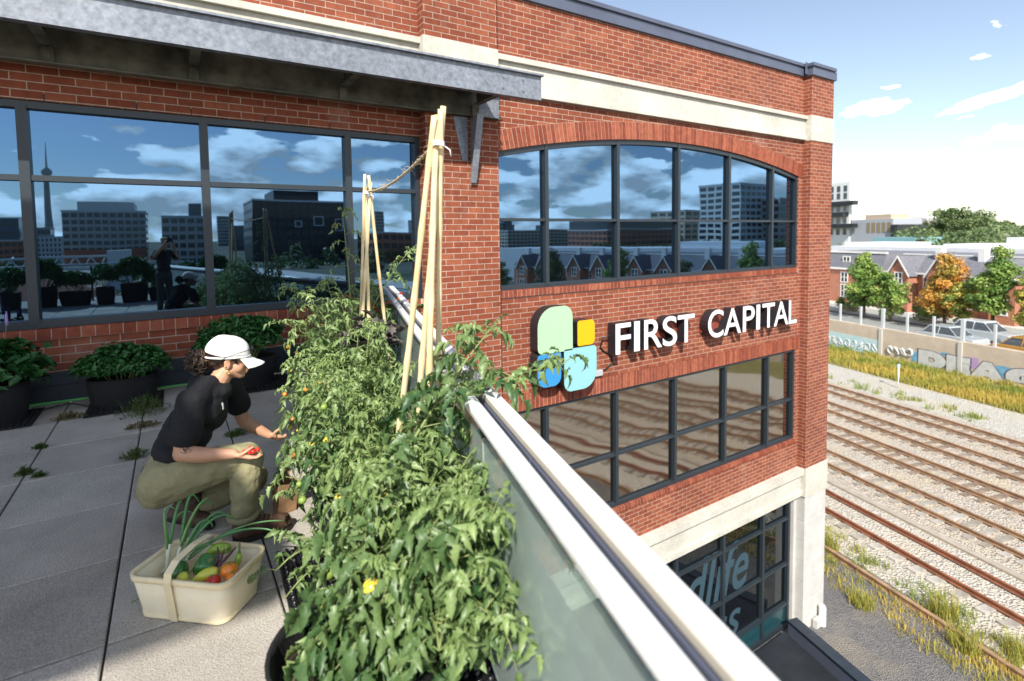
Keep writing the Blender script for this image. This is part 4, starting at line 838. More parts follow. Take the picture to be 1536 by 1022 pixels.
make_tree('orange autumn street tree in the middle of the row', 6.9, 1.95, 'orange', 3, RV(50, 33.0, tz))
make_tree('small golden street tree beside the tall green one', 4.6, 1.2, 'yellow', 4, RV(49.6, 31.3, tz), 40)
tg0 = make_tree('tallest green street tree with an uneven spiky top', 7.4, 1.75, 'green', 5, RV(50, 29.4, tz))
make_tree('yellow green street tree cut by the right edge of the photo', 6.0, 1.5, 'yellow', 6, RV(50, 26.6, tz))
low = MB()
for k, (v_, u_, lb_) in enumerate([(44.0, 52, 'low pale green shrub under the first street tree'), (36.0, 52.5, 'low bright green shrub between the second and third street trees')]):
    t = thing('shrub', lb_, 'shrub', RV(u_, v_, tz), 0, 'low shrubs by the row houses'); rs = np.random.RandomState(40+k); np_mesh('foliage', *clump_crown(rs, 26, 90, (0, 0, .9), (1.4, 1.4, .8), .5, .12), lt['green'], t); MB().tube([(0, 0, 0), (0, 0, .8)], .05, 6).build('stem', M['stem_brown'], t)
dk0 = make_tree('dark street tree mirrored in the arched window', 6.6, 2.2, 'dark', 9, RV(49, 17, tz), 60, 110)
for k, v_ in enumerate((11, 5, -2, -9, -17, -26, -36)):
    dup(dk0 if k % 2 else tg0, RV(49, v_, tz), k*1.3, 'street tree farther along, mirrored in the arched window', scale=(1, 1, .9+.08*(k % 3)))
dk0['label'] = 'street tree farther along, mirrored in the arched window'
# woodland to the horizon: one mass, plus the one tree that stands out
rs = np.random.RandomState(12); parts = []
def wood(n, u0, u1, v0, v1, zlo, zhi, ls, cl):
    for k in range(n):
        u = rs.uniform(u0, u1); v = rs.uniform(v0, v1)*(u if v1 < 2 else 1); c = RV(u, v, -7+rs.uniform(zlo, zhi)); r = rs.uniform(3.5, 6.0)
        parts.append(clump_crown(rs, cl, 60, (c.x, c.y, c.z-2.2), (r, r, 3.4), 1.9, ls*.7, .5, rs.uniform(0, .4), rs.uniform(.5, 1)))
wood(30, 115, 200, .40, .71, 6.8, 8.4, .5, 16); wood(3, 106, 112, .84, .90, 3.6, 4.6, .45, 16); wood(60, 210, 420, 90, 330, 9, 13, .75, 12); wood(40, 450, 700, 180, 520, 12, 17, 1.2, 10); wood(9, 100, 125, .50, .70, 5.5, 7.2, .42, 18)
tag(np_mesh('woodland', *join(parts), lt['wood']), kind='stuff')
parts = []
for k in range(110):
    x, y = rs.uniform(-70, 330), rs.uniform(-170, -100); r = rs.uniform(3, 5.5)
    if (Vector((x, y, 0)).dot(Vector((C_, -S_, 0)))) < 66 and x > 0: continue
    parts.append(clump_crown(rs, 9, 30, (x, y, -6.5+rs.uniform(0, 2.2)), (r, r, 3.2), 2, .6, .5))
for k in range(26):
    x = rs.uniform(-30, 20); parts.append(clump_crown(rs, 9, 40, (x, rs.uniform(-75, -62), -7), (3, 3, 2.2), 1.6, .4, .5))
tag(np_mesh('city_trees', *join(parts), lt['dark']), kind='stuff')
bt = thing('tall_tree', 'broad tall tree rising above the woodland left of the flat roofs', 'tree', RV(190, 122, -7), 0); rs = np.random.RandomState(31)
np_mesh('crown', *join([clump_crown(rs, 40, 110, (0, 0, 11), (9, 9, 3.2), 2.2, .34), clump_crown(rs, 26, 110, (-1, 1, 14), (5.5, 5.5, 1.8), 1.8, .34), clump_crown(rs, 14, 60, (4, -4, 13), (3, 3, 1.6), 1.6, .34)]), lt['wood'], bt); MB().tube([(0, 0, 0), (0, 0, 13)], [.6, .3], 8).build('trunk', M['stem_brown'], bt)
# ------------------------------------------------------------------ weeds and grasses along the railway
def blades(rs, n, pos, hgt, wid, var, lean=.35):
    az = rs.random(n)*6.283; ln = lean*hgt*(.3+rs.random(n)); d = np.stack([np.cos(az), np.sin(az), 0*az], 1); pr = np.stack([-np.sin(az), np.cos(az), 0*az], 1)
    h = hgt.reshape(-1, 1); w_ = np.asarray(wid).reshape(-1, 1)*np.ones((n, 1)); mid = pos+d*ln.reshape(-1, 1)*.3+np.array([0, 0, 1])*h*.55; tip = pos+d*ln.reshape(-1, 1)+np.array([0, 0, 1])*h
    V = np.stack([pos-pr*w_, pos+pr*w_, mid+pr*w_*.8, mid-pr*w_*.8, tip+pr*w_*.15, tip-pr*w_*.15], 1).reshape(-1, 3); b = np.arange(n).reshape(-1, 1)*6
    F = np.concatenate([b+np.array([[0, 1, 2, 3]]), b+np.array([[3, 2, 4, 5]])]); return V, F, np.repeat(var, 6)
def RVn(u, v, z): return np.stack([u*C_+v*S_, v*C_-u*S_, z], 1)
grass_m = leaf_mat('dry_grass', (.22, .30, .06), (.62, .48, .12), .4, .7, .2)
def grass_strip(name, n, u0, u1, v0, v1, zfun, h0, h1, w_, seed, vmul=1.0, vadd=0., clump=.8):
    rs = np.random.RandomState(seed); nc = n//14; cu, cv = rs.uniform(u0, u1, nc), v0+(v1-v0)*rs.random(nc)**1.5
    k = rs.randint(0, nc, n); u = cu[k]+rs.normal(size=n)*.18*clump; v = cv[k]+rs.normal(size=n)*.18*clump; hh = (h0+(h1-h0)*rs.random(nc))[k]*(.6+.5*rs.random(n))
    patch = np.clip(.5+.5*np.sin(cv*.9+cu*1.7)+rs.normal(size=nc)*.25, 0, 1)[k]
    tag(np_mesh(name, *blades(rs, n, RVn(u, v, zfun(u)), hh, w_*(.6+.8*rs.random(n)), np.clip(vadd+vmul*patch+rs.normal(size=n)*.1, 0, 1)), grass_m), kind='stuff')
bank = lambda u: -8.81+(np.clip(u, 36.4, 40.6)-36.4)/4.2*.56
grass_strip('bank_grass', 30000, 36.6, 38.6, 14, 75, bank, .18, .5, .02, 1, .6, .45); grass_strip('bank_grass', 22000, 38.2, 40.4, 14, 75, bank, .15, .45, .02, 2, .7, .05)
grass_strip('path_grass', 9000, 13.6, 15.1, 7.5, 40, lambda u: u*0-8.8, .05, .22, .011, 3, .7, .3, .7); grass_strip('path_grass', 2200, 14.8, 16.0, 8, 30, lambda u: u*0-8.8, .1, .4, .010, 4, .5, .0, .5)
grass_strip('ballast_grass', 900, 32.3, 33.8, 20, 38, lambda u: u*0-8.8, .15, .4, .02, 5, .4, .0, .8)
for k, (u, v, h_, lb_) in enumerate([(15.3, 9.9, .9, 'bright yellow green weed bush beside the disused rail'), (15.6, 8.3, .75, 'pale feathery weed at the lower end of the disused rail'), (13.6, 10.9, .55, 'grey green weed bush at the foot of the pier'), (14.6, 8.9, .6, 'dark weed bush in the shade edge of the path'), (15.0, 13.3, .9, 'tall pale weed beside the pier above the shaded path')]):
    t = thing('weed_bush', lb_, 'weed', RV(u, v, ZG), 0, 'weed bushes along the path'); rs = np.random.RandomState(60+k)
    n = 260; th_ = rs.random(n)*6.283; rr = .35*np.sqrt(rs.random(n)); pos = np.stack([rr*np.cos(th_), rr*np.sin(th_), 0*rr], 1)
    np_mesh('foliage', *blades(rs, n, pos, h_*.7*(.4+.7*rs.random(n)), .008, np.clip(.45+.2*rs.normal(size=n), 0, 1), .6), grass_m, t); MB().tube([(0, 0, 0), (0, 0, h_*.6)], .012, 5).build('stem', M['stem'], t)
# ------------------------------------------------------------------ foliage builders
def leaflets(P, D, Nn, L, wr, curl, var, fold=.5, lobes=None):
    n = len(P); B = unit(np.cross(Nn, D)); Nn = np.cross(D, B); L = np.asarray(L).reshape(-1, 1); curl = np.asarray(curl).reshape(-1, 1)
    T = [0, .13, .26, .38, .52, .64, .80, 1.0]; Wd = [.10, .88, .62, 1.0, .60, .70, .36, .02]; V = []
    for t, w_ in zip(T, Wd):
        for s in (-1, 0, 1):
            V.append(P+D*L*(t-.25*t**3*np.abs(curl)-.05*abs(s)*w_)+B*L*wr*w_*s+Nn*L*(fold*abs(s)*w_*wr*2-curl*t*t))
    V = np.stack(V, 1).reshape(-1, 3)
    q = np.array([[3*i+j, 3*i+j+1, 3*i+j+4, 3*i+j+3] for i in range(7) for j in range(2)])
    F = (np.arange(n).reshape(-1, 1, 1)*24+q).reshape(-1, 4)
    return V, F, np.repeat(var, 24)
def bez(p0, p1, p2, t): t = np.asarray(t).reshape(-1, 1); return (1-t)**2*np.asarray(p0)+2*t*(1-t)*np.asarray(p1)+t**2*np.asarray(p2)
def compound(rs, P0, az, el, Lr, lsize, var, smb=None, stem_r=.0022, pairs=(.34, .58, .8)):
    """pinnate leaves: curved rachis with paired leaflets; returns leaflet arrays"""
    n = len(P0); dh = np.stack([np.cos(az), np.sin(az), 0*az], 1); side = np.stack([-np.sin(az), np.cos(az), 0*az], 1); up = np.array([0, 0, 1.0])
    Lr = np.asarray(Lr).reshape(-1, 1); el = np.asarray(el).reshape(-1, 1)
    drp = (.55+.5*rs.random((n, 1)))
    rach = lambda t: P0+dh*Lr*t*(1-.2*t)+up*Lr*(el*t-drp*t*t)
    dirr = lambda t: unit(dh*(1-.4*t)+up*(el-2*drp*t))
    out = []
    for t in list(pairs)+[1.0]:
        p = rach(t); fd = dirr(t); sc = lsize*1.30*(1.15 if t == 1 else .65+.5*t)
        for s in ((0,) if t == 1 else (-1, 1)):
            d = unit(fd*(1 if s == 0 else .55)+side*s*.9+up*rs.normal(size=(n, 1))*.22-up*.18+rs.normal(size=(n, 3))*.12)
            nn = unit(up+fd*.25+rs.normal(size=(n, 3))*.55); nn = unit(nn-d*(nn*d).sum(1, keepdims=True))
            out.append(leaflets(p, d, nn, sc*(.75+.5*rs.random(n)), [.24, .29, .26][rs.randint(3)], .15+.75*rs.random(n)**1.5, np.clip(var+rs.normal(size=n)*.08, 0, 1)))
    if smb is not None:
        for i in range(n): smb.tube([rach(t)[i] for t in (0, .35, .7, 1.0)], [stem_r*1.3, stem_r, stem_r*.8, stem_r*.5], 4, a=rs.random(), cap=False)
    return out
M['pot_soil'] = M['soil']
def pot(t, c, r, h, name='pot'):
    c = Vector(c); m_ = MB(); m_.lathe([(r*.82, 0), (r*.9, h*.4), (r, h*.97), (r+.006, h), (r-.008, h+.002), (r-.012, h*.9), (r*.9, h*.62)], c, 36); m_.build(name, M['blackfab'], t)
    s = MB(); s.lathe([(r*.93, h*.70), (r*.5, h*.73), (.001, h*.72)], c, 24); s.build('soil', M['soil'], t)
def tomato_plant(label, loc, h, spread, seed, n_stem, n_node, lsize, potr=.28, poth=.33, lm='leaf_tomato', fruits=(), vmean=.45, offs=(0, 0), zlo=.15, reach=1.0, group='tomato plants along the glass guard', with_pot=True, extra=()):
    t = thing('tomato_plant', label, 'plant', loc, 0, group); rs = np.random.RandomState(seed); sm = MB(); parts = []
    if with_pot: pot(t, (0, 0, 0), potr, poth)
    paths = []
    for k in range(n_stem):
        a = 6.283*k/n_stem+rs.normal()*.3; rr = spread*(.45+.55*rs.random()); hh = h*(.62+.38*rs.random()); out_ = np.array([math.cos(a)*rr+offs[0], math.sin(a)*rr+offs[1]])
        p0 = np.array([math.cos(a)*potr*.45, math.sin(a)*potr*.45, poth*.7]); p2 = np.array([out_[0], out_[1], hh]); p1 = np.array([out_[0]*.45, out_[1]*.45, hh*.75])
        paths.append((p0, p1, p2))
        if k % 3 == 1: paths.append((bez(p0, p1, p2, [.5])[0], p2*np.array([.9, .9, .8]), np.array([out_[0]*1.5, out_[1]*1.5, max(zlo, hh*.35)])))
    for e in extra: paths.append(tuple(np.array(x) for x in e))
    for (p0, p1, p2) in paths:
        tt = np.linspace(0, 1, 9); pts = bez(p0, p1, p2, tt); sm.tube([Vector(p) for p in pts], list(np.linspace(.008, .003, 9)), 6, a=rs.random()*.6)
        n = n_node; tn = np.linspace(.12, 1.0, n); P0 = bez(p0, p1, p2, tn); az = 2.4*np.arange(n)+rs.random()*6+rs.normal(size=n)*.3
        Lr = reach*(.30-.14*tn)*(.75+.5*rs.random(n)); el = .35+.35*tn+rs.normal(size=n)*.15
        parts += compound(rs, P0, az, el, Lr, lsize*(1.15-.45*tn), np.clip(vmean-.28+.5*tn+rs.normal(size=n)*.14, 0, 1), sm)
        # young growth at the tip
        m_ = 5; parts += compound(rs, np.repeat(p2[None], m_, 0), rs.random(m_)*6.28, .9+rs.random(m_)*.6, .07+.04*rs.random(m_), np.full(m_, lsize*.42), np.full(m_, min(1, vmean+.4)), sm, .0014)
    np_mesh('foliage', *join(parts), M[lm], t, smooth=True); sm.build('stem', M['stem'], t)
    for (x, y, z, r, c) in fruits:
        f = MB(); f.ball((x, y, z), r, n=12, k=8, sz=.92); fo_ = f.build('tomato', M['fruit_'+c], t)
        q = MB()
        for k in range(5): an = k*1.2566; q.hexa([(x+.12*r*math.cos(an+1.5), y+.12*r*math.sin(an+1.5), z+.93*r), (x+.9*r*math.cos(an), y+.9*r*math.sin(an), z+.80*r), (x-.12*r*math.cos(an+1.5), y-.12*r*math.sin(an+1.5), z+.93*r)], [(x, y, z+1.06*r), (x+.92*r*math.cos(an), y+.92*r*math.sin(an), z+.84*r), (x, y, z+1.05*r)])
        q.tube([(x, y, z+r*.9), (x+.004, y, z+r*1.7)], .0025, 5); q.build('calyx', M['stem'], fo_)
    return t
rf_ = random.Random(8)
def fr(n, cols, rad, x, y, z, r): return [(rf_.uniform(*x), rf_.uniform(*y), rf_.uniform(*z), rf_.uniform(*r), rf_.choice(cols)) for _ in range(n)]
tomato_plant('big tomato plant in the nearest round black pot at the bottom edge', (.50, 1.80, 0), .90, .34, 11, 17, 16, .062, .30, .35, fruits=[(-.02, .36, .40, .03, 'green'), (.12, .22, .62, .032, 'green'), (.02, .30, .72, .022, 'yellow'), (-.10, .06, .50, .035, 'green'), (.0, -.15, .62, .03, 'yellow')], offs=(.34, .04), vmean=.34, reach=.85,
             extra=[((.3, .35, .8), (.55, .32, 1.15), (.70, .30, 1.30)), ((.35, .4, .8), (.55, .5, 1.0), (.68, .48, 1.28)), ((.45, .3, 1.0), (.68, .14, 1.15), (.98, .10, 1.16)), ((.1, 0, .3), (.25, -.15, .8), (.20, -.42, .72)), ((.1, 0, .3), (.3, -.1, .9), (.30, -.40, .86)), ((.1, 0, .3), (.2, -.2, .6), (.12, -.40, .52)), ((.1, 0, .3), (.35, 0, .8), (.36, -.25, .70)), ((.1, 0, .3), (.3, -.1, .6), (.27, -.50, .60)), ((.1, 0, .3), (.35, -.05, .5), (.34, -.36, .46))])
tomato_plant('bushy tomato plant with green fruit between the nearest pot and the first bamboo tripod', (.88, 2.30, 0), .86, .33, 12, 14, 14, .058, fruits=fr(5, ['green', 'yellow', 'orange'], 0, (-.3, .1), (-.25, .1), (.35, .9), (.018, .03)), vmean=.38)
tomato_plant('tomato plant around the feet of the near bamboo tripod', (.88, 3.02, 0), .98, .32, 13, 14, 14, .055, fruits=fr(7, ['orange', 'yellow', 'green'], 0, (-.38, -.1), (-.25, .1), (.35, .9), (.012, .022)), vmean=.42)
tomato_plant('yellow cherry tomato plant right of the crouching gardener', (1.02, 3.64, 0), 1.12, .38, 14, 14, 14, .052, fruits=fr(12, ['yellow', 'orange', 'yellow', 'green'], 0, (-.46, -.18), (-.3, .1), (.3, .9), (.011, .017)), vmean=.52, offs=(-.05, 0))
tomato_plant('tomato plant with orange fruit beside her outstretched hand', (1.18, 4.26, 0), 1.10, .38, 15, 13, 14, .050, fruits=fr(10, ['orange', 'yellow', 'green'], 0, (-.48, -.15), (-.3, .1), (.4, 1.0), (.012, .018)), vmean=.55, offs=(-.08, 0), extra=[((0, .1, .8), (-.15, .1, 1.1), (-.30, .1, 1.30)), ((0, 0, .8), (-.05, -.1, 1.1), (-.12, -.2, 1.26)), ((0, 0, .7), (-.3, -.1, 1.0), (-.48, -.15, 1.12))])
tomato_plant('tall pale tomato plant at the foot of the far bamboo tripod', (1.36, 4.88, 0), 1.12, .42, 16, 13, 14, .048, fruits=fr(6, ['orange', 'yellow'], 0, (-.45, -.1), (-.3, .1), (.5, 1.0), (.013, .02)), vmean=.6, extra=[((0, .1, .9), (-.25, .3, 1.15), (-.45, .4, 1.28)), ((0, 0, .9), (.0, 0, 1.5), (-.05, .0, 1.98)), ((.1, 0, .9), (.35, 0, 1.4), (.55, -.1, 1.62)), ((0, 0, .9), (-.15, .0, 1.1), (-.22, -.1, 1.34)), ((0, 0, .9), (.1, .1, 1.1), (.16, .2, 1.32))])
# purple leaved herb clump in the hedge
def herb_clump(label, name, loc, rad, zc_, hh, n, lsize, lm, seed, group=None, potbox=None, cat='plant', wr=.34, potr=None, var=(.1, .9), stems=9):
    t = thing(name, label, cat, loc, 0, group); rs = np.random.RandomState(seed); nc = n//9
    d = unit(rs.normal(size=(nc, 3))); d[:, 2] = np.abs(d[:, 2])*1.0-.28; C = np.array([0, 0, zc_])+d*np.array([rad[0], rad[1], hh])*(.55+.45*rs.random((nc, 1)))
    P = np.repeat(C, 9, 0)+rs.normal(size=(nc*9, 3))*lsize*.35; az = np.tile(np.arange(9)*2.4, nc)+rs.random(nc*9); el = np.tile(np.linspace(-.5, .9, 9), nc)
    D = np.stack([np.cos(az)*np.cos(el), np.sin(az)*np.cos(el), np.sin(el)], 1); D = unit(D+np.repeat(d, 9, 0)*.5); Nn = unit(np.array([0, 0, 1.])+np.repeat(d, 9, 0)*.6+rs.normal(size=D.shape)*.3); Nn = unit(Nn-D*(Nn*D).sum(1, keepdims=True))
    va = np.clip(np.repeat(var[0]+(var[1]-var[0])*rs.random(nc), 9)+np.tile(np.linspace(-.15, .2, 9), nc), 0, 1)
    np_mesh('foliage', *leaflets(P, D, Nn, lsize*(.6+.6*rs.random(len(P))), wr, .1+.3*rs.random(len(P)), va), M[lm], t, smooth=True)
    sm = MB()
    for k in range(stems): c = C[k]; sm.tube([(c[0]*.3, c[1]*.3, zc_-hh*.9), (c[0]*.7, c[1]*.7, zc_-hh*.2), tuple(c)], [.008, .006, .003], 5, a=.2)
    sm.build('stem', M['stem'], t)
    if potbox: 
        x, y, h = potbox; m_ = MB(); m_.lathe([(.9, 0), (1.0, h*.5), (1.02, h), (.97, h), (.95, h*.85), (.001, h*.85)], n=28, sx=x, sy=y); m_.build('pot', M['blackfab'], t)
    if potr: pot(t, (0, 0, 0), potr, .33)
    return t
herb_clump('purple leaved basil showing among the tomato leaves', 'basil_plant', (1.30, 4.05, 0), (.22, .22), .93, .20, 130, .105, 'leaf_purple', 21, potr=.2, wr=.36, stems=6)
herb_clump('wide low herb bush in a black fabric planter left of the gardener', 'herb_planter', (-.50, 7.05, 0), (.44, .27), .43, .27, 2700, .055, 'leaf_bush', 22, 'herb planters along the window wall', (.31, .21, .30), wr=.36)
herb_clump('tall herb bush in a black fabric planter behind the gardener', 'herb_planter', (.66, 7.05, 0), (.52, .29), .58, .34, 3300, .060, 'leaf_bush', 23, 'herb planters along the window wall', (.36, .21, .34), wr=.36)
herb_clump('dark broad leaved bush in a planter at the left edge', 'herb_planter', (-1.62, 6.95, 0), (.52, .31), .50, .42, 1100, .12, 'leaf_bush', 24, 'herb planters along the window wall', (.38, .26, .40), var=(0, .5))
lvm = mat('lavender_flower', (.30, .20, .48), .8); lav = thing('lavender_plant', 'thin purple flower spikes above the dark bush at the left edge', 'plant', (-1.50, 7.0, .35)); m_ = MB(); s_m = MB(); rg = random.Random(5)
for k in range(9):
    x, y = rg.uniform(-.14, .12), rg.uniform(-.1, .1); h_ = rg.uniform(.45, .68); s_m.tube([(x*.5, y*.5, 0), (x, y, h_)], .003, 4); MB().tube([(x, y, h_-.08), (x, y, h_-.02), (x*1.03, y, h_+.06)], [.012, .014, .004], 6).build('flower_spike', lvm, lav)
s_m.build('stem', M['stem'], lav)
# marigold bed in shade at the far end: dark leaves, red and orange heads
mg = thing('marigold_planter', 'marigolds with red and orange heads in shade at the far end of the handrail', 'plant', (1.95, 6.25, 0)); rs = np.random.RandomState(71)
n = 150; parts = compound(rs, np.stack([rs.uniform(-.5, .45, n), rs.uniform(-.75, .75, n), rs.uniform(.45, .98, n)], 1), rs.random(n)*6.28, .4+rs.random(n)*.5, .12+.08*rs.random(n), np.full(n, .05), np.clip(.1+.25*rs.random(n), 0, 1)); np_mesh('foliage', *join(parts), M['leaf_tomato'], mg, smooth=True)
sm = MB(); 
for k in range(24): x, y = rs.uniform(-.42, .38), rs.uniform(-.65, .65); sm.tube([(x*.5, y*.7, .28), (x, y, .95)], [.006, .003], 5, a=.2)
sm.build('stem', M['stem'], mg); MB().lathe([(.82, 0), (.95, .2), (1, .34), (.95, .34), (.93, .28), (.001, .28)], n=30, sx=.36, sy=.8).build('pot', M['blackfab'], mg)
fred = mat('red_petals', (.52, .035, .012), .7); fora = mat('orange_petals', (.72, .22, .015), .7)
for k, (x, y, z) in enumerate([(-.40, -.30, 1.08), (-.34, -.34, 1.10), (-.12, -.55, .98), (-.02, -.62, 1.0), (.06, -.55, 1.02), (.16, -.45, .98), (.24, -.40, 1.03), (-.18, -.62, .93), (.3, -.3, 1.08), (-.24, -.70, .88), (-.2, -.1, 1.05), (.33, -.5, 1.0)]):
    f = MB()
    for ring, (rr, zz, nn) in enumerate(((.026, .0, 9), (.018, .008, 7), (.009, .014, 5))):
        for j in range(nn): a = 6.283*j/nn+ring*.3; ca, sa = math.cos(a), math.sin(a); f.hexa([(x+ca*.003-sa*.004, y+sa*.003+ca*.004, z+zz), (x+ca*rr-sa*.009, y+sa*rr+ca*.009, z+zz+.004), (x+ca*rr+sa*.009, y+sa*rr-ca*.009, z+zz+.004), (x+ca*.003+sa*.004, y+sa*.003-ca*.004, z+zz)], [(x+ca*.003-sa*.004, y+sa*.003+ca*.004, z+zz+.003), (x+ca*rr-sa*.009, y+sa*rr+ca*.009, z+zz+.008), (x+ca*rr+sa*.009, y+sa*rr-ca*.009, z+zz+.008), (x+ca*.003+sa*.004, y+sa*.003-ca*.004, z+zz+.003)])
    f.build('flower', fora if k in (2, 6, 11) else fred, mg)
# trailing vine on the paving beside the basket
vn = thing('trailing_vine', 'small tomato vine trailing over the paving right of the basket', 'plant', (.62, 2.70, 0)); rs = np.random.RandomState(81); sm = MB(); parts = []
for (p0, p1, p2) in [((.05, 0, .12), (-.10, .0, .30), (-.26, .0, .16)), ((.05, .02, .12), (-.12, .1, .28), (-.24, .12, .24)), ((.03, -.03, .12), (-.08, -.05, .2), (-.24, -.07, .05))]:
    sm.tube([Vector(p) for p in bez(p0, p1, p2, np.linspace(0, 1, 7))], .004, 5, a=.4); n = 8; parts += compound(rs, bez(p0, p1, p2, np.linspace(.25, 1, n)), rs.random(n)*6.28, .5+rs.random(n)*.4, .07+.05*rs.random(n), np.full(n, .042), np.clip(.55+.2*rs.normal(size=n), 0, 1), sm, .0015, (.5, .8))
np_mesh('foliage', *join(parts), M['leaf_tomato'], vn, smooth=True); sm.build('stem', M['stem'], vn)
# ------------------------------------------------------------------ bamboo tripods and rope
def tripod(label, top, bases, seed, rad=.011):
    top = Vector(top); t = thing('bamboo_tripod', label, 'plant support', (top.x, top.y, .3), 0, 'bamboo tripods'); o0 = Vector((top.x, top.y, .3)); rg = random.Random(seed)
    for k, b in enumerate(bases):
        b = Vector(b)-o0; tp = Vector((0, 0, top.z-.3))+Vector((rg.uniform(-.008, .008)+(k-1)*.016, (k % 2)*.018, rg.uniform(-.09, .03))); d = tp-b
        pts, rr, n = [], [], 30
        for i in range(n+1):
            f = i/n; pts.append(b+d*f+Vector((math.sin(f*5+k)*.004, math.cos(f*4+k*2)*.004, 0))); node = (i % 5 == 2); rr.append((rad*1.08-.0025*f)*(1.22 if node else 1.0))
        m_ = MB(); m_.tube(pts, rr, 9, a=.25+.6*rg.random()); m_.build('pole', M['bamboo'], t)
    tie = MB(); z = top.z-.3-.16
    for j in range(3): tie.tube([(math.cos(a)*.026, math.sin(a)*.026+.008, z+j*.009+.003*math.sin(a*2)) for a in np.linspace(0, 6.283, 13)], .0045, 5)
    tie.tube([(.026, 0, z), (.045, -.02, z-.02), (.05, -.02, z-.05)], .003, 4); tie.build('tie', M['white'], t); return t
tripod('near bamboo tripod standing taller in the photo, tied with white string', (1.085, 2.318, 2.34), [(.95, 2.75, .30), (.985, 2.38, .30), (1.2, 2.66, .30), (1.02, 2.62, .3)], 3, .0155)
tripod('far bamboo tripod behind the purple leaves, in front of the window', (1.448, 4.579, 2.29), [(1.38, 4.80, .30), (1.47, 4.72, .30), (1.72, 4.82, .30), (1.36, 4.72, .3)], 6, .0145)
rp_ = thing('jute_rope', 'fraying jute rope strung between the two bamboo tripods', 'rope', (1.26, 3.4, 2.15)); a0, a1 = Vector((1.075, 2.32, 2.20)), Vector((1.455, 4.56, 2.15)); c0 = Vector((1.26, 3.4, 2.15)); m_ = MB(); rg = random.Random(2)
for k in range(2):
    pts = []
    for i in range(61): f = i/60; p = a0.lerp(a1, f)-c0; p.z -= .10*4*f*(1-f)*.6; p += Vector((math.cos(f*90+k*3.14), 0, math.sin(f*90+k*3.14)))*.0045; pts.append(p)
    m_.tube(pts, .006, 6)
for i in range(90):
    f = rg.random(); p = a0.lerp(a1, f)-c0; p.z -= .10*4*f*(1-f)*.6; d = Vector((rg.uniform(-1, 1), rg.uniform(-.6, .6), rg.uniform(-.3, 1))).normalized(); L = rg.uniform(.015, .06); m_.tube([p, p+d*L*.6, p+d*L+Vector((0, 0, -.01))], .0011, 3)
m_.build('strand', M['jute'], rp_)
# ------------------------------------------------------------------ mats, hoses, weeds on the paving
def drain_mat(label, x, y, w_, d, rot=0, nub=True):
    t = thing('drain_mat', label, 'mat', (x, y, .004), rot, 'black drainage mats'); m_ = MB(); g_ = .045
    nx, ny = int(w_/g_), int(d/g_)
    for i in range(nx+1): m_.box(-w_/2+i*g_-.006, -w_/2+i*g_+.006, -d/2, d/2, 0, .014)
    for j in range(ny+1): m_.box(-w_/2, w_/2, -d/2+j*g_-.006, -d/2+j*g_+.006, .0, .0135)
    m_.build('grid', M['black'], t)
    if nub:
        m_ = MB()
        for i in range(nx):
            for j in range(ny): m_.lathe([(.015, 0), (.012, .026), (.004, .030)], (-w_/2+(i+.5)*g_, -d/2+(j+.5)*g_, .0), 7)
        m_.build('nub', mat('glossy_black_plastic', (.012, .012, .014), .25), t)
    return t
drain_mat('nubbed black mat under the tomato pots beside the basket', .66, 2.80, .50, .62, -.05); drain_mat('nubbed black mat on the sunlit paving right of the nearest plant', 1.02, 1.62, .36, .40, -.27)
drain_mat('black grid mat under the planter left of the gardener', -.47, 6.98, .66, .68, 0, False); drain_mat('black grid mat at the left edge under the dark bush', -1.56, 6.98, .72, .66, 0, False); drain_mat('black grid mat under the planter behind the gardener', .80, 6.96, .90, .66, 0, False)
hs = MB(); hs.tube([(-2.2, 7.385, .03), (-.75, 7.39, .028), (.1, 7.38, .03), (.9, 7.39, .03)], .014, 8); tag(hs.build('garden_hose', M['green_hose']), 'thin green hose lying along the dark base of the wall', 'hose')
hs = MB(); hs.tube([(-1.25, 7.15, .02), (-.98, 7.30, .018), (-.80, 7.05, .015), (-.62, 7.15, .015), (-.4, 7.3, .018)], .006, 6); tag(hs.build('drip_tube', M['cable']), 'thin black drip tube curling out from the planters', 'tube')
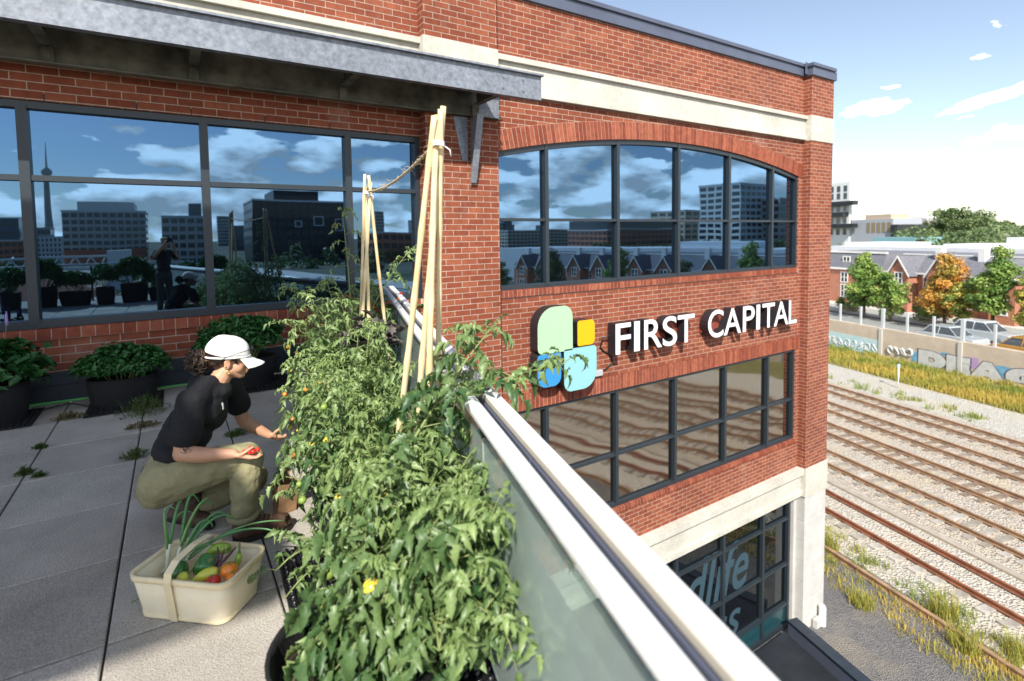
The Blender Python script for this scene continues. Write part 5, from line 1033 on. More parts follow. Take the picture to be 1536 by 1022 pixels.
for k, (x, y, r_, h_, lb_, red) in enumerate([(-.30, 6.45, .24, .17, 'large green weed tuft spilling beside the planter mat', 0), (-.92, 6.72, .15, .06, 'reddish weeds in the paving joint near the left planter', 1), (-.30, 6.0, .14, .05, 'reddish brown weeds in the joint behind the gardener', 1), (-.32, 5.17, .10, .08, 'green weeds in the joint left of the gardener\'s back', 0), (-1.0, 5.27, .06, .06, 'small green weed at a paving corner on the left', 0), (-.90, 5.17, .04, .03, 'tiny weed right of the paving corner on the left', 0), (-1.01, 5.88, .05, .04, 'little weed in the joint at the upper left', 0), (.42, 5.25, .10, .06, 'weeds in the joint beyond the gardener\'s knee', 0)]):
    t = thing('weed', lb_, 'weed', (x, y, 0), 0, 'weeds in the paving joints'); rs = np.random.RandomState(90+k); n = int(60+r_*900); th_ = rs.random(n)*6.28; rr = r_*rs.random(n)**.9
    P = np.stack([rr*np.cos(th_), rr*np.sin(th_)*(.45 if k else .8), h_*(.1+1.1*rs.random(n))*(1-rr/r_*.7)], 1); D = unit(np.stack([np.cos(th_), np.sin(th_), .5+rs.random(n)], 1)+rs.normal(size=(n, 3))*.4); Nn = unit(np.array([0, 0, 1.])+rs.normal(size=(n, 3))*.3); Nn = unit(Nn-D*(Nn*D).sum(1, keepdims=True))
    m2 = n//3; th2 = rs.random(m2)*6.28; r2_ = r_*.8*rs.random(m2); pos = np.stack([r2_*np.cos(th2), r2_*np.sin(th2)*(.4 if k else .8), 0*r2_], 1)
    np_mesh('foliage', *join([leaflets(P, D, Nn, .014+.020*rs.random(n), .24, .1+.2*rs.random(n), np.clip((.75 if red else .15)+.2*rs.normal(size=n), 0, 1)), blades(rs, m2, pos, h_*(.5+.9*rs.random(m2)), .0022, np.clip((.6 if red else .25)+.2*rs.normal(size=m2), 0, 1), .8)]), M['leaf_weed'], t, smooth=True)
# ------------------------------------------------------------------ basket with vegetables
bk = thing('harvest_basket', 'pale wooden veneer basket full of vegetables on the paving', 'basket', (.052, 2.902, .004), R(-41.7))
def rrect(hx, hy, r, n=6):
    pts = []
    for sx, sy, a0 in ((1, 1, 0), (-1, 1, 90), (-1, -1, 180), (1, -1, 270)):
        for k in range(n+1): t = R(a0+90*k/n); pts.append((sx*(hx-r)+r*math.cos(t), sy*(hy-r)+r*math.sin(t)))
    return pts
def loft(mb, rings, a=.5, m=0, close=False, smooth=True):
    n = len(rings[0]); vs = [p for r_ in rings for p in r_]
    mb.add(vs, [(i*n+j, i*n+(j+1) % n, (i+1)*n+(j+1) % n, (i+1)*n+j) for i in range(len(rings)-1) for j in range(n)], m, a, smooth)
def ring(hx, hy, r, z): return [(x, y, z) for x, y in rrect(hx, hy, r)]
m_ = MB(); loft(m_, [ring(.222, .128, .050, .0), ring(.238, .142, .052, .10), ring(.255, .156, .056, .205), ring(.250, .151, .053, .205), ring(.233, .137, .05, .10), ring(.217, .123, .046, .012)]); n = 28
m_.add(ring(.217, .123, .046, .011), [tuple(range(n))]); m_.add(ring(.222, .128, .05, .001), [tuple(range(n-1, -1, -1))]); m_.build('body', M['wood_veneer'], bk)
m_ = MB(); loft(m_, [ring(.2535, .1545, .056, .182), ring(.258, .159, .058, .184), ring(.260, .161, .058, .211), ring(.2465, .1475, .05, .211), ring(.2465, .1475, .05, .19)]); loft(m_, [ring(.2265, .1325, .052, .002), ring(.2285, .1345, .052, .020), ring(.2255, .1315, .05, .021)]); m_.build('rim', M['veneer_rim'], bk)
m_ = MB(); hp = [(-.139, .002), (-.152, .09), (-.168, .20), (-.160, .24), (-.11, .273), (0, .286), (.11, .273), (.160, .24), (.168, .20), (.152, .09), (.139, .002)]; hw = .019
vs = []
for y, z in hp:
    for x in (-hw, hw): vs.append((x-.03, y, z))
ins = [(x, y*(.985 if abs(y) > .12 else 1), z-.003) for x, y, z in vs]; k = len(vs); m_.add(vs+ins, [(2*i, 2*i+1, 2*i+3, 2*i+2) for i in range(len(hp)-1)]+[(k+2*i, k+2*i+2, k+2*i+3, k+2*i+1) for i in range(len(hp)-1)]+[(2*i, 2*i+2, k+2*i+2, k+2*i) for i in range(len(hp)-1)]+[(2*i+1, k+2*i+1, k+2*i+3, 2*i+3) for i in range(len(hp)-1)], smooth=False); m_.build('handle', M['veneer_rim'], bk)
Bm = Matrix.Translation(bk.location) @ Matrix.Rotation(R(-41.7), 4, 'Z')
def inb(x, y, z): return Bm @ Vector((x, y, z))
gp = mat('green_pepper_skin', (.035, .17, .03), .2, coat=.3, noise=(9, .3)); yp = mat('yellow_pepper_skin', (.62, .62, .07), .25, coat=.2, noise=(8, .15)); ygp = mat('lime_pepper_skin', (.28, .42, .05), .25, coat=.2, noise=(8, .25)); pb = mat('purple_bean_skin', (.07, .015, .03), .35); pst = M['stem']
def bell(label, x, y, z, r, m, rx=0, ry=0):
    t = thing('bell_pepper', label, 'pepper', inb(x, y, z), 0, 'peppers in the basket'); t.rotation_euler = (rx, ry, .4); mb = MB(); vs = []; n, k = 24, 12
    for i in range(k+1):
        f = i/k; zz = -r*1.05*math.cos(math.pi*f); rr0 = r*math.sin(math.pi*f)**.62 if 0 < i < k else .002
        for j in range(n): a = 6.283*j/n; q = rr0*(1+.09*math.cos(4*a)*(.4+.6*f)); d = -.22*r*max(0, 1-(rr0/(r*.6))) if f > .5 else .12*r*max(0, 1-(rr0/(r*.6))); vs.append((q*math.cos(a), q*math.sin(a), zz+d))
    mb.add(vs, [(i*n+j, i*n+(j+1) % n, (i+1)*n+(j+1) % n, (i+1)*n+j) for i in range(k) for j in range(n)], smooth=True); mb.build('flesh', m, t)
    s = MB(); s.tube([(0, 0, r*.7), (0, 0, r*1.0), (r*.1, 0, r*1.25)], [r*.16, r*.12, r*.15], 8); s.lathe([(r*.34, r*.80), (r*.2, r*.90), (.001, r*.92)], n=10); s.build('stalk', pst, t)
def longp(label, pts, r, m):
    t = thing('long_pepper', label, 'pepper', inb(*pts[0]), 0, 'peppers in the basket'); P = [inb(*p)-inb(*pts[0]) for p in pts]; mb = MB(); N_ = 14; A = []
    for i in range(N_+1): f = i/N_; A.append(Vector(bez(P[0], P[1], P[2], [f])[0]))
    mb.tube(A, [max(.003, r*(math.sin(math.pi*min(1, .12+f*.92))**.55)*(1-.25*f)) for f in [i/N_ for i in range(N_+1)]], 14); mb.build('flesh', m, t)
    d = (A[0]-A[1]).normalized(); s = MB(); s.tube([A[0]+d*.002, A[0]+d*.012, A[0]+d*.035+Vector((0, 0, .012))], [.009, .005, .005], 7); s.build('stalk', pst, t)
def tom(label, x, y, z, r, c, group='tomatoes in the basket'):
    t = thing('tomato', label, 'tomato', inb(x, y, z), 0, group); MB().ball((0, 0, 0), r, n=18, k=12, sz=.88).build('flesh', M['fruit_'+c], t); s = MB()
    for k in range(5): a = k*1.257; s.tube([(0, 0, r*.86), (r*.35*math.cos(a), r*.35*math.sin(a), r*.87), (r*.62*math.cos(a), r*.62*math.sin(a), r*.72)], [.003, .0025, .001], 4)
    s.build('calyx', pst, t)
bell('dark green pepper half hidden under the green onion leaves', -.10, -.03, .155, .050, gp, -.5, .3); bell('glossy green pepper showing its top, right of the basket handle', .040, -.01, .190, .052, gp, .75, .1)
longp('lime green pepper lying behind the glossy green pepper', [(.10, .075, .225), (.03, .08, .235), (-.03, .07, .19)], .030, ygp); longp('pale yellow pepper at the front rim beside the handle', [(.0, -.085, .19), (-.005, -.105, .19), (-.04, -.12, .13)], .030, yp); longp('yellow pepper in front of the purple beans', [(.135, -.05, .195), (.09, -.075, .20), (.03, -.10, .165)], .031, yp); longp('small lime pepper behind the tomatoes', [(.165, .06, .22), (.17, .05, .19), (.16, .03, .15)], .018, ygp)
tom('orange tomato nearest the right end of the basket', .178, -.03, .195, .038, 'orange'); tom('red tomato at the front rim of the basket', .135, -.085, .170, .034, 'red'); tom('pale orange tomato against the right end wall', .215, -.055, .175, .032, 'orange')
MB_ = [((.095, -.02, .18), (.10, .0, .24), (.085, .015, .275)), ((.11, -.03, .18), (.115, .0, .23), (.12, .02, .265)), ((.105, -.05, .185), (.15, -.02, .24), (.19, .01, .285)), ((.10, -.045, .18), (.13, -.01, .22), (.16, .03, .25)), ((.09, -.04, .17), (.10, -.01, .22), (.11, .0, .25))]
for k, (a, b, c) in enumerate(MB_):
    P = bez(inb(*a), inb(*b), inb(*c), np.linspace(0, 1, 8)); m_ = MB(); m_.tube([Vector(p) for p in P], [.003, .006, .006, .0055, .006, .005, .0035, .001], 7)
    tag(m_.build('purple_bean', pb), ['dark purple bean pod poking up beside the yellow pepper'][0] if k else 'longest red purple bean pod leaning over the orange tomato', 'bean', 'purple bean pods in the basket')
on = mat('onion_green', (.05, .20, .07), .4, noise=(14, .3), var=(.16, .30, .10)); onw = mat('onion_white', (.62, .64, .48), .4)
OL = [[(-.17, 0, .12), (-.19, .02, .36), (-.235, .02, .50), (-.16, .05, .42)], [(-.15, .02, .12), (-.13, .08, .40), (-.14, .10, .57), (-.10, .14, .40)], [(-.15, .0, .12), (-.12, .06, .38), (-.07, .12, .46), (-.05, .14, .44)], [(-.14, 0, .12), (-.08, .09, .33), (-.01, .16, .40), (.06, .2, .30)], [(-.16, -.02, .12), (-.03, .07, .29), (.16, .19, .33), (.33, .19, .245)], [(-.16, -.02, .12), (-.02, .05, .26), (.09, .17, .33), (.27, .28, .27)], [(-.19, -.03, .14), (-.09, .02, .24), (-.01, .05, .27), (.03, .06, .25)], [(-.18, -.01, .12), (-.17, .04, .42), (-.16, .09, .50), (-.19, .12, .40)], [(-.13, .01, .12), (-.10, .07, .36), (-.05, .13, .38), (-.02, .12, .30)], [(-.16, .03, .12), (-.11, .09, .40), (-.09, .13, .47), (-.06, .18, .38)], [(-.2, .02, .13), (-.22, .06, .35), (-.19, .1, .42), (-.13, .13, .36)], [(-.15, .03, .12), (-.08, .13, .37), (-.03, .19, .40), (.0, .22, .28)]]
for k, L_ in enumerate(OL):
    P = [np.array(inb(*p)) for p in L_]; pts = []
    for i in range(17):
        t = i/16; pts.append(Vector(((1-t)**3*P[0]+3*t*(1-t)**2*P[1]*1.0+3*t*t*(1-t)*P[2]+t**3*P[3]).tolist()))
    t_ = thing('green_onion', ['green onion with a long leaf bending over the handle', 'green onion standing tall out of the basket', 'green onion with a kinked leaf at the left of the basket'][k % 3], 'onion', pts[0], 0, 'green onions in the basket, ' + ['bending', 'standing', 'kinked'][k % 3]); o0 = pts[0]; pts = [p-o0 for p in pts]
    m_ = MB(); m_.tube(pts[3:], [.0075, .0078, .0078, .0075, .0072, .007, .0065, .006, .005, .0045, .004, .003, .0025, .001][:len(pts)-3], 7, a=random.Random(k).random()); m_.build('leaf', on, t_); m_ = MB(); m_.tube(pts[:4], [.008, .009, .008, .0075], 8); m_.build('bulb', onw, t_)
for k, (a, b, lb_) in enumerate([((-.36, .05, .01), (-.235, .03, .10), 'loose green onion leaf sticking out left of the basket'), ((-.33, -.06, .006), (-.24, -.03, .03), 'short loose onion leaf on the paving left of the basket')]):
    a, b = inb(*a), inb(*b); tag(MB().tube([a, (a+b)/2+Vector((0, 0, .012)), b], [.002, .0045, .005], 6, a=.6).build('onion_leaf', on), lb_, 'onion leaf')
# brown paper bag
pg = thing('paper_bag', 'crumpled open brown paper bag standing behind the front boot', 'bag', (.545, 3.60, .003), .25); m_ = MB(); rs = np.random.RandomState(2)
def bagring(hx, hy, z, j, lean=0):
    P = rrect(hx, hy, .012, 4); return [(x+rs.normal()*j+lean, y+rs.normal()*j, z+rs.normal()*j) for x, y in P]
loft(m_, [bagring(.062, .042, .0, 0), bagring(.064, .044, .05, .003), bagring(.062, .042, .10, .005), bagring(.065, .045, .15, .005), bagring(.073, .052, .185, .006), bagring(.082, .060, .168, .006), bagring(.085, .062, .16, .006), bagring(.075, .054, .19, .005), bagring(.066, .046, .19, .004), bagring(.062, .042, .10, .004)], smooth=False); m_.add([(x, y, .004) for x, y in rrect(.06, .04, .012, 4)], [tuple(range(20))]); m_.build('body', M['paper'], pg)
f = MB(); f.add([(-.05, .045, .17), (.0, .05, .26), (.03, .052, .285), (.055, .048, .25), (.06, .046, .17), (.02, .056, .22)], [(0, 1, 5), (1, 2, 5), (2, 3, 5), (3, 4, 5), (4, 0, 5)]); f.build('flap', M['paper'], pg)

# planters and a rail along the back of the terrace, mirrored in the terrace window
hp_ = [o for o in bpy.data.objects if o.name.startswith('herb_planter') and o.parent is None][1]
for k in range(13): dup(hp_, (-6.2+k*.66, -3.4+.1*(k % 2), 0), k*1.1, 'herb planter along the back rail, mirrored in the terrace window', 'herb planters along the back rail', (1.0, 1, 1.1+.22*(k % 3)))
rb = thing('back_rail', 'white rail behind the photographer, mirrored in the terrace window', 'railing', (-2, -4.4, 0))
MB().tube([(-6.5, 0, 1.05), (2.6, 0, 1.05)], .045, 12).build('handrail', M['white_metal'], rb)
for k in range(8): MB().box(-6.4+k*1.28, -6.35+k*1.28, -.02, .02, 0, 1.01).build('post', M['frame'], rb)
# ------------------------------------------------------------------ people (shapes fused by voxel remesh into one continuous surface)
from mathutils.bvhtree import BVHTree
def capsule(mb, a, b, ra, rb, n=14, flat=(1, 1, 1), ctr=None):
    a, b = Vector(a), Vector(b); d = (b-a); L = d.length; d = d.normalized() if L > 1e-6 else Vector((0, 0, 1)); q = d.to_track_quat('Z', 'Y').to_matrix(); vs = []; prof = []
    for k in range(6): t = math.pi/2*k/5; prof.append((max(ra*math.sin(t), 1e-4), -ra*math.cos(t)))
    for k in range(6): t = math.pi/2*k/5; prof.append((max(rb*math.cos(t), 1e-4), L+rb*math.sin(t)))
    for r, z in prof:
        for j in range(n): an = 6.28319*j/n; vs.append(a+q @ Vector((r*math.cos(an), r*math.sin(an), z)))
    k = len(prof); mb.add(vs, [(i*n+j, i*n+(j+1) % n, (i+1)*n+(j+1) % n, (i+1)*n+j) for i in range(k-1) for j in range(n)]+[tuple(range(n-1, -1, -1)), tuple(range((k-1)*n, k*n))])
def ell(mb, c, r, ax=None):
    n, k = 18, 12; c = Vector(c); vs = []
    for i in range(k+1):
        for j in range(n):
            t, an = math.pi*i/k, 6.28319*j/n; p = Vector((max(math.sin(t), 1e-3)*math.cos(an)*r[0], max(math.sin(t), 1e-3)*math.sin(an)*r[1], -math.cos(t)*r[2])); vs.append(c+(ax @ p if ax else p))
    mb.add(vs, [(i*n+j, i*n+(j+1) % n, (i+1)*n+(j+1) % n, (i+1)*n+j) for i in range(k) for j in range(n)]+[tuple(range(n-1, -1, -1)), tuple(range(k*n, (k+1)*n))])
def fuse(mb, name, m, parent, voxel=.006, smooth=6, disp=None, factor=.5):
    o = mb.build(name, m); rm = o.modifiers.new('r', 'REMESH'); rm.mode = 'VOXEL'; rm.voxel_size = voxel; sm = o.modifiers.new('s', 'SMOOTH'); sm.iterations = smooth; sm.factor = factor
    if disp:
        tx = bpy.data.textures.new('folds', 'CLOUDS'); tx.noise_scale = disp[0]; tx.noise_depth = 2; d = o.modifiers.new('d', 'DISPLACE'); d.texture = tx; d.strength = disp[1]; d.mid_level = .5; d.texture_coords = 'LOCAL'
    dg = bpy.context.evaluated_depsgraph_get(); me = bpy.data.meshes.new_from_object(o.evaluated_get(dg)); bpy.data.objects.remove(o)
    me.polygons.foreach_set('use_smooth', np.ones(len(me.polygons), bool)); me.materials.clear(); me.materials.append(m); me.update()
    o = bpy.data.objects.new(name, me); COL.objects.link(o)
    if parent: o.parent = parent; o.matrix_parent_inverse = Matrix.Translation(-Vector(parent.location))
    return o
def wpart(mb, name, m, parent, **k):
    o = mb.build(name, m, parent, **k); o.matrix_parent_inverse = Matrix.Translation(-Vector(parent.location)); return o
def finger(mb, pts, r0, r1):
    n = len(pts)-1
    for i in range(n): capsule(mb, pts[i], pts[i+1], r0+(r1-r0)*i/n, r0+(r1-r0)*(i+1)/n, 10)
class Head:
    def __init__(s, c, fwd, up, sc=1.0):
        s.c = Vector(c); s.f = Vector(fwd).normalized(); u = Vector(up); s.s = s.f.cross(u).normalized(); s.u = s.s.cross(s.f).normalized(); s.k = sc; s.ax = Matrix((s.f, s.s, s.u)).transposed()
    def p(s, a, b, c): return s.c+(s.f*a+s.s*b+s.u*c)*s.k
    def e(s, mb, c, r): ell(mb, s.p(*c), [x*s.k for x in r], s.ax)
    def cap(s, mb, a, b, ra, rb): capsule(mb, s.p(*a), s.p(*b), ra*s.k, rb*s.k)
    def skin(s, mb):
        s.e(mb, (-.012, 0, .035), (.098, .076, .086)); s.e(mb, (.036, 0, -.028), (.060, .060, .078)); s.e(mb, (.066, 0, -.088), (.026, .026, .020))
        for q in (-1, 1):
            s.e(mb, (.042, q*.038, -.038), (.036, .026, .034)); s.cap(mb, (.01, q*.050, -.062), (.06, q*.020, -.090), .020, .016); s.e(mb, (.104, q*.011, -.034), (.011, .008, .008))
            s.e(mb, (-.010, q*.076, -.022), (.017, .008, .030)); s.cap(mb, (-.022, q*.082, .0), (.0, q*.082, .008), .006, .005); s.cap(mb, (-.024, q*.082, -.004), (-.016, q*.079, -.042), .006, .006)
            s.e(mb, (.084, q*.034, -.007), (.014, .020, .012))
        s.cap(mb, (.094, 0, .004), (.114, 0, -.028), .0085, .012); s.cap(mb, (.082, -.036, .016), (.082, .036, .016), .013, .013)
        s.cap(mb, (.094, -.016, -.056), (.094, .016, -.056), .0085, .0085); s.cap(mb, (.091, -.015, -.067), (.091, .015, -.067), .009, .009); s.e(mb, (.088, 0, -.046), (.014, .022, .012))
    def face(s, t, dark):
        lid = mat('eyelid', (.30, .14, .09), .6); lip = mat('lip', (.42, .20, .15), .5)
        for q in (-1, 1):
            e = MB(); e.ball(s.p(.0905, q*.034, -.007), .0095*s.k, n=12, k=8); wpart(e, 'eye', M['white'], t); e = MB(); e.ball(s.p(.0972, q*.034, -.008), .0050*s.k, n=10, k=6); wpart(e, 'iris', dark, t)
            e = MB(); e.tube([s.p(.088, q*.050, -.003), s.p(.0985, q*.034, .002), s.p(.094, q*.020, -.003)], .0028*s.k, 6); wpart(e, 'eyelid', lid, t)
            e = MB(); e.tube([s.p(.078, q*.055, .018), s.p(.094, q*.036, .026), s.p(.096, q*.016, .020)], [.002, .0042, .003], 6); wpart(e, 'eyebrow', dark, t)
        e = MB(); e.tube([s.p(.094, -.022, -.062), s.p(.1035, 0, -.060), s.p(.094, .022, -.062)], .0034*s.k, 6); wpart(e, 'lip', lip, t)
def hand(mb, wr, kn, side, up, spread, curls, thumb, r=.0085, length=(.062, .072, .067, .052)):
    """wrist, knuckle centre, sideways axis (towards the index finger), palm-up axis"""
    wr, kn, side, up = Vector(wr), Vector(kn), Vector(side).normalized(), Vector(up).normalized(); fw = (kn-wr).normalized()
    for k in (-1.2, -.4, .4, 1.2): capsule(mb, wr+side*.010*k, kn+side*.0165*k, .0155, .0125, 10)
    for i, k in enumerate((1.35, .45, -.45, -1.3)):
        p = kn+side*.0165*k; d = (fw+side*spread*k).normalized(); pts = [p]; L = length[i]; c = curls[i]
        for j in range(3):
            a = c*(j+.6); dd = d*math.cos(a)+up*math.sin(a); p = p+dd*L*(.46, .31, .23)[j]; pts.append(p)
        finger(mb, pts, r, r*.78)
    b = wr+fw*.022+side*.020; finger(mb, [b]+[b+Vector(x) for x in thumb], .0115, .0085)
W0 = Vector((.06, 3.55, 0))
wo_ = thing('person', 'gardener crouching by the tomato plants in a white cap, black t-shirt and olive trousers', 'person', W0)
hd = Head((.272, 3.66, 1.018), (.985, -.06, -.17), (.17, 0, .985), 1.08)
b = MB(); hd.skin(b)
capsule(b, (.245, 3.66, .945), (.195, 3.66, .875), .054, .062); ell(b, (.12, 3.655, .78), (.10, .145, .12)); capsule(b, (.06, 3.64, .68), (-.01, 3.63, .50), .10, .10); ell(b, (-.05, 3.63, .41), (.12, .16, .10))
capsule(b, (.17, 3.66, .855), (.08, 3.52, .825), .045, .05); capsule(b, (.17, 3.66, .855), (.26, 3.80, .80), .045, .05)
RS, RE, RW = (.055, 3.475, .835), (.0, 3.405, .575), (.245, 3.315, .545); LS, LE, LW = (.285, 3.845, .795), (.355, 3.90, .545), (.505, 3.86, .425)
capsule(b, RS, RE, .056, .045); capsule(b, RE, (.10, 3.365, .556), .045, .044); capsule(b, (.10, 3.365, .556), RW, .044, .027); capsule(b, LS, LE, .053, .042); capsule(b, LE, (.41, 3.89, .495), .042, .041); capsule(b, (.41, 3.89, .495), LW, .041, .026)
for a_, c_2, r1, r2 in (((-.07, 3.54, .40), (.31, 3.43, .485), .085, .06), ((.31, 3.43, .485), (.29, 3.39, .14), .055, .042), ((-.06, 3.74, .38), (.39, 3.80, .19), .085, .06), ((.39, 3.80, .16), (.06, 3.70, .12), .055, .042), ((.28, 3.385, .07), (.46, 3.37, .05), .035, .03), ((-.02, 3.68, .12), (.09, 3.63, .05), .035, .03)): capsule(b, a_, c_2, r1, r2)
hand(b, RW, (.325, 3.290, .520), (.12, -1, .05), (-.1, 0, 1), .10, (.32, .26, .30, .38), ((.022, -.016, .012), (.050, -.014, .026), (.074, -.004, .034)))
hand(b, LW, (.570, 3.850, .395), (.1, -.75, .65), (-.35, .5, .6), .06, (.42, .50, .58, .66), ((.012, -.012, .022), (.034, -.016, .036), (.058, -.012, .036)))
body = fuse(b, 'body', M['skin'], wo_, .0042, 5); hd.face(wo_, M['hair'])
s = MB(); ell(s, (-.012, 3.63, .53), (.138, .186, .10)); ell(s, (.035, 3.635, .62), (.132, .178, .13)); ell(s, (.115, 3.65, .755), (.138, .185, .135)); ell(s, (.15, 3.655, .835), (.095, .15, .075)); ell(s, (.15, 3.66, .70), (.10, .15, .10)); capsule(s, (.05, 3.64, .66), (-.015, 3.63, .52), .128, .136)
capsule(s, (.15, 3.61, .880), RS, .062, .080); ell(s, (.13, 3.66, .875), (.085, .095, .055)); capsule(s, (.10, 3.70, .87), (.12, 3.60, .87), .062, .062); ell(s, (.205, 3.66, .835), (.075, .12, .06)); capsule(s, RS, (.028, 3.44, .685), .080, .082); capsule(s, (.028, 3.44, .70), (.022, 3.432, .665), .080, .080); capsule(s, (.20, 3.72, .86), LS, .055, .074); capsule(s, LS, (.325, 3.875, .67), .076, .078)
shirt = fuse(s, 'shirt', M['shirt'], wo_, .007, 8, (.09, .018))
s = MB()
for k in range(25): pass
P_ = [Vector((.190+.074*math.cos(a), 3.66+.072*math.sin(a), .885-.050*math.cos(a)+.012*abs(math.sin(a)))) for a in np.linspace(0, 6.283, 25)]; s.tube(P_, .012, 8); wpart(s, 'collar', M['shirt'], wo_)
s = MB(); ell(s, (-.055, 3.63, .41), (.138, .185, .115)); ell(s, (-.115, 3.56, .355), (.11, .115, .12)); ell(s, (-.11, 3.71, .355), (.105, .11, .12)); capsule(s, (-.05, 3.63, .46), (-.05, 3.63, .44), .125, .13)
capsule(s, (-.08, 3.54, .395), (.10, 3.48, .435), .135, .118); capsule(s, (.10, 3.48, .435), (.318, 3.425, .475), .118, .083); capsule(s, (.325, 3.422, .455), (.305, 3.40, .30), .088, .082); capsule(s, (.305, 3.40, .30), (.288, 3.39, .175), .082, .070)
capsule(s, (-.06, 3.74, .375), (.39, 3.80, .195), .125, .086); capsule(s, (.39, 3.80, .165), (.10, 3.715, .135), .082, .070)
fuse(s, 'trousers', M['pants'], wo_, .006, 6, (.075, .022))
s = MB(); s.tube([(.288+.073*math.cos(a), 3.39+.073*math.sin(a), .150+.01*math.sin(a)) for a in np.linspace(0, 6.283, 21)], [.017]*21, 8); wpart(s, 'cuff', M['pants'], wo_)
s = MB(); s.tube([(-.040+.146*math.cos(a), 3.63+.192*math.sin(a), .470+.045*math.cos(a)) for a in np.linspace(0, 6.283, 33)], .019, 8); wpart(s, 'belt', M['belt'], wo_)
def sole_mesh(mb, heel, toe, w_, h_, tilt=0):
    heel, toe = Vector(heel), Vector(toe); d = (toe-heel); L = d.length; d.normalize(); sd = Vector((-d.y, d.x, 0)).normalized(); up = d.cross(sd)*-1; up = up if up.z > 0 else -up; pr = [(0, .62), (.05, .82), (.2, .86), (.45, .80), (.68, 1.0), (.85, .92), (.95, .66), (1, .3)]
    pts = [heel+d*L*f+sd*w_*g for f, g in pr]+[heel+d*L*f-sd*w_*g for f, g in reversed(pr)]; mb.hexa(pts, [p+up*h_ for p in pts])
def boot(shaft0, shaft1, heel, mid, toe, name='boot'):
    s = MB(); capsule(s, shaft0, shaft1, .060, .066); capsule(s, heel, mid, .054, .052); capsule(s, mid, toe, .052, .049); capsule(s, shaft0, mid, .060, .050); o = fuse(s, name, M['boot'], wo_, .006, 5, (.03, .008)); return o
bt1 = boot((.285, 3.387, .10), (.290, 3.392, .165), (.275, 3.382, .066), (.40, 3.373, .062), (.495, 3.368, .056)); s = MB(); sole_mesh(s, (.225, 3.384, .0), (.545, 3.366, .0), .056, .030); o = s.build('sole', M['sole'], bt1, bevel=.006)
bt2 = boot((.0, 3.70, .15), (.04, 3.705, .165), (-.035, 3.69, .125), (.05, 3.655, .075), (.095, 3.637, .060)); s = MB(); sole_mesh(s, (-.085, 3.70, .10), (.145, 3.62, .005), .052, .028); s.build('sole', M['sole'], bt2, bevel=.006)
lc = MB()
for k in range(5): x = .335+.022*k; z = .155-.014*k; lc.tube([(x, 3.335, z-.004), (x+.012, 3.372, z+.016), (x, 3.41, z-.002)], .0035, 5)
lc.build('lace', mat('tan_lace', (.20, .12, .06), .8), bt1)
# cap, hair, sunglasses, earring, tattoo, chest print
c_ = MB(); n, k = 40, 12; vs = []
for i in range(k+1):
    t = math.pi/2*i/k
    for j in range(n):
        a = 6.28319*j/n; pu = .012*math.cos(a*6)*math.sin(t)*.18; rx = .116 if math.cos(a) > 0 else .114
        vs.append(hd.p(-.014+rx*math.cos(t)**.8*math.cos(a)+pu*.2, .090*math.cos(t)**.8*math.sin(a), .022-.020*math.cos(a)*-1*(1-i/k)*-1*.6+.108*math.sin(t)**.95))
c_.add(vs, [(i*n+j, i*n+(j+1) % n, (i+1)*n+(j+1) % n, (i+1)*n+j) for i in range(k) for j in range(n)], smooth=True)
br_m = MB(); top_, bot_ = [], []; nu, nv = 12, 6
for i in range(nu+1):
    for j in range(nv+1):
        a = -1.05+2.1*i/nu; f = j/nv; x0, y0 = -.014+.114*math.cos(a), .089*math.sin(a); ext = .085*math.cos(a*.92)**.7; top_.append(hd.p(x0+ext*f, y0*(1+.06*f), .028-.012*math.cos(a)*.6-.028*f-.55*(y0**2)*f*9)); bot_.append(hd.p(x0+ext*f, y0*(1+.06*f), .024-.012*math.cos(a)*.6-.028*f-.55*(y0**2)*f*9))
w1 = nv+1; nt = len(top_)
br_m.add(top_+bot_, [(i*w1+j, (i+1)*w1+j, (i+1)*w1+j+1, i*w1+j+1) for i in range(nu) for j in range(nv)]+[(nt+i*w1+j, nt+i*w1+j+1, nt+(i+1)*w1+j+1, nt+(i+1)*w1+j) for i in range(nu) for j in range(nv)]+[(i*w1+nv, (i+1)*w1+nv, nt+(i+1)*w1+nv, nt+i*w1+nv) for i in range(nu)], smooth=True)
cpo = wpart(c_, 'cap', M['cap'], wo_); ds = cpo.modifiers.new('so', 'SOLIDIFY'); ds.thickness = .003; tx = bpy.data.textures.new('capfold', 'CLOUDS'); tx.noise_scale = .06; d_ = cpo.modifiers.new('d', 'DISPLACE'); d_.texture = tx; d_.strength = .010; sb_ = cpo.modifiers.new('ss', 'SUBSURF'); sb_.levels = sb_.render_levels = 1
br_o = br_m.build('brim', M['cap'], cpo); 
bd = MB(); bd.tube([hd.p(-.014+.1165*math.cos(a), .0915*math.sin(a), .018+.010*math.cos(a)) for a in np.linspace(.0, 6.283, 33)], .006, 6); o = bd.build('cap_band', M['cap'], cpo)
h_ = MB(); hd.e(h_, (-.034, 0, .005), (.082, .0785, .046)); hd.e(h_, (-.066, 0, -.022), (.046, .060, .034))
for q in (-1, 1): hd.cap(h_, (.020, q*.074, .012), (.036, q*.068, -.010), .012, .007)
hr = fuse(h_, 'hair', M['hair'], wo_, .005, 4); cu = MB(); rg = random.Random(9)
bun = MB(); hd.e(bun, (-.150, 0, -.022), (.050, .042, .048)); hd.e(bun, (-.112, 0, .0), (.03, .028, .026)); fuse(bun, 'hair_core', M['hair'], wo_, .006, 4)
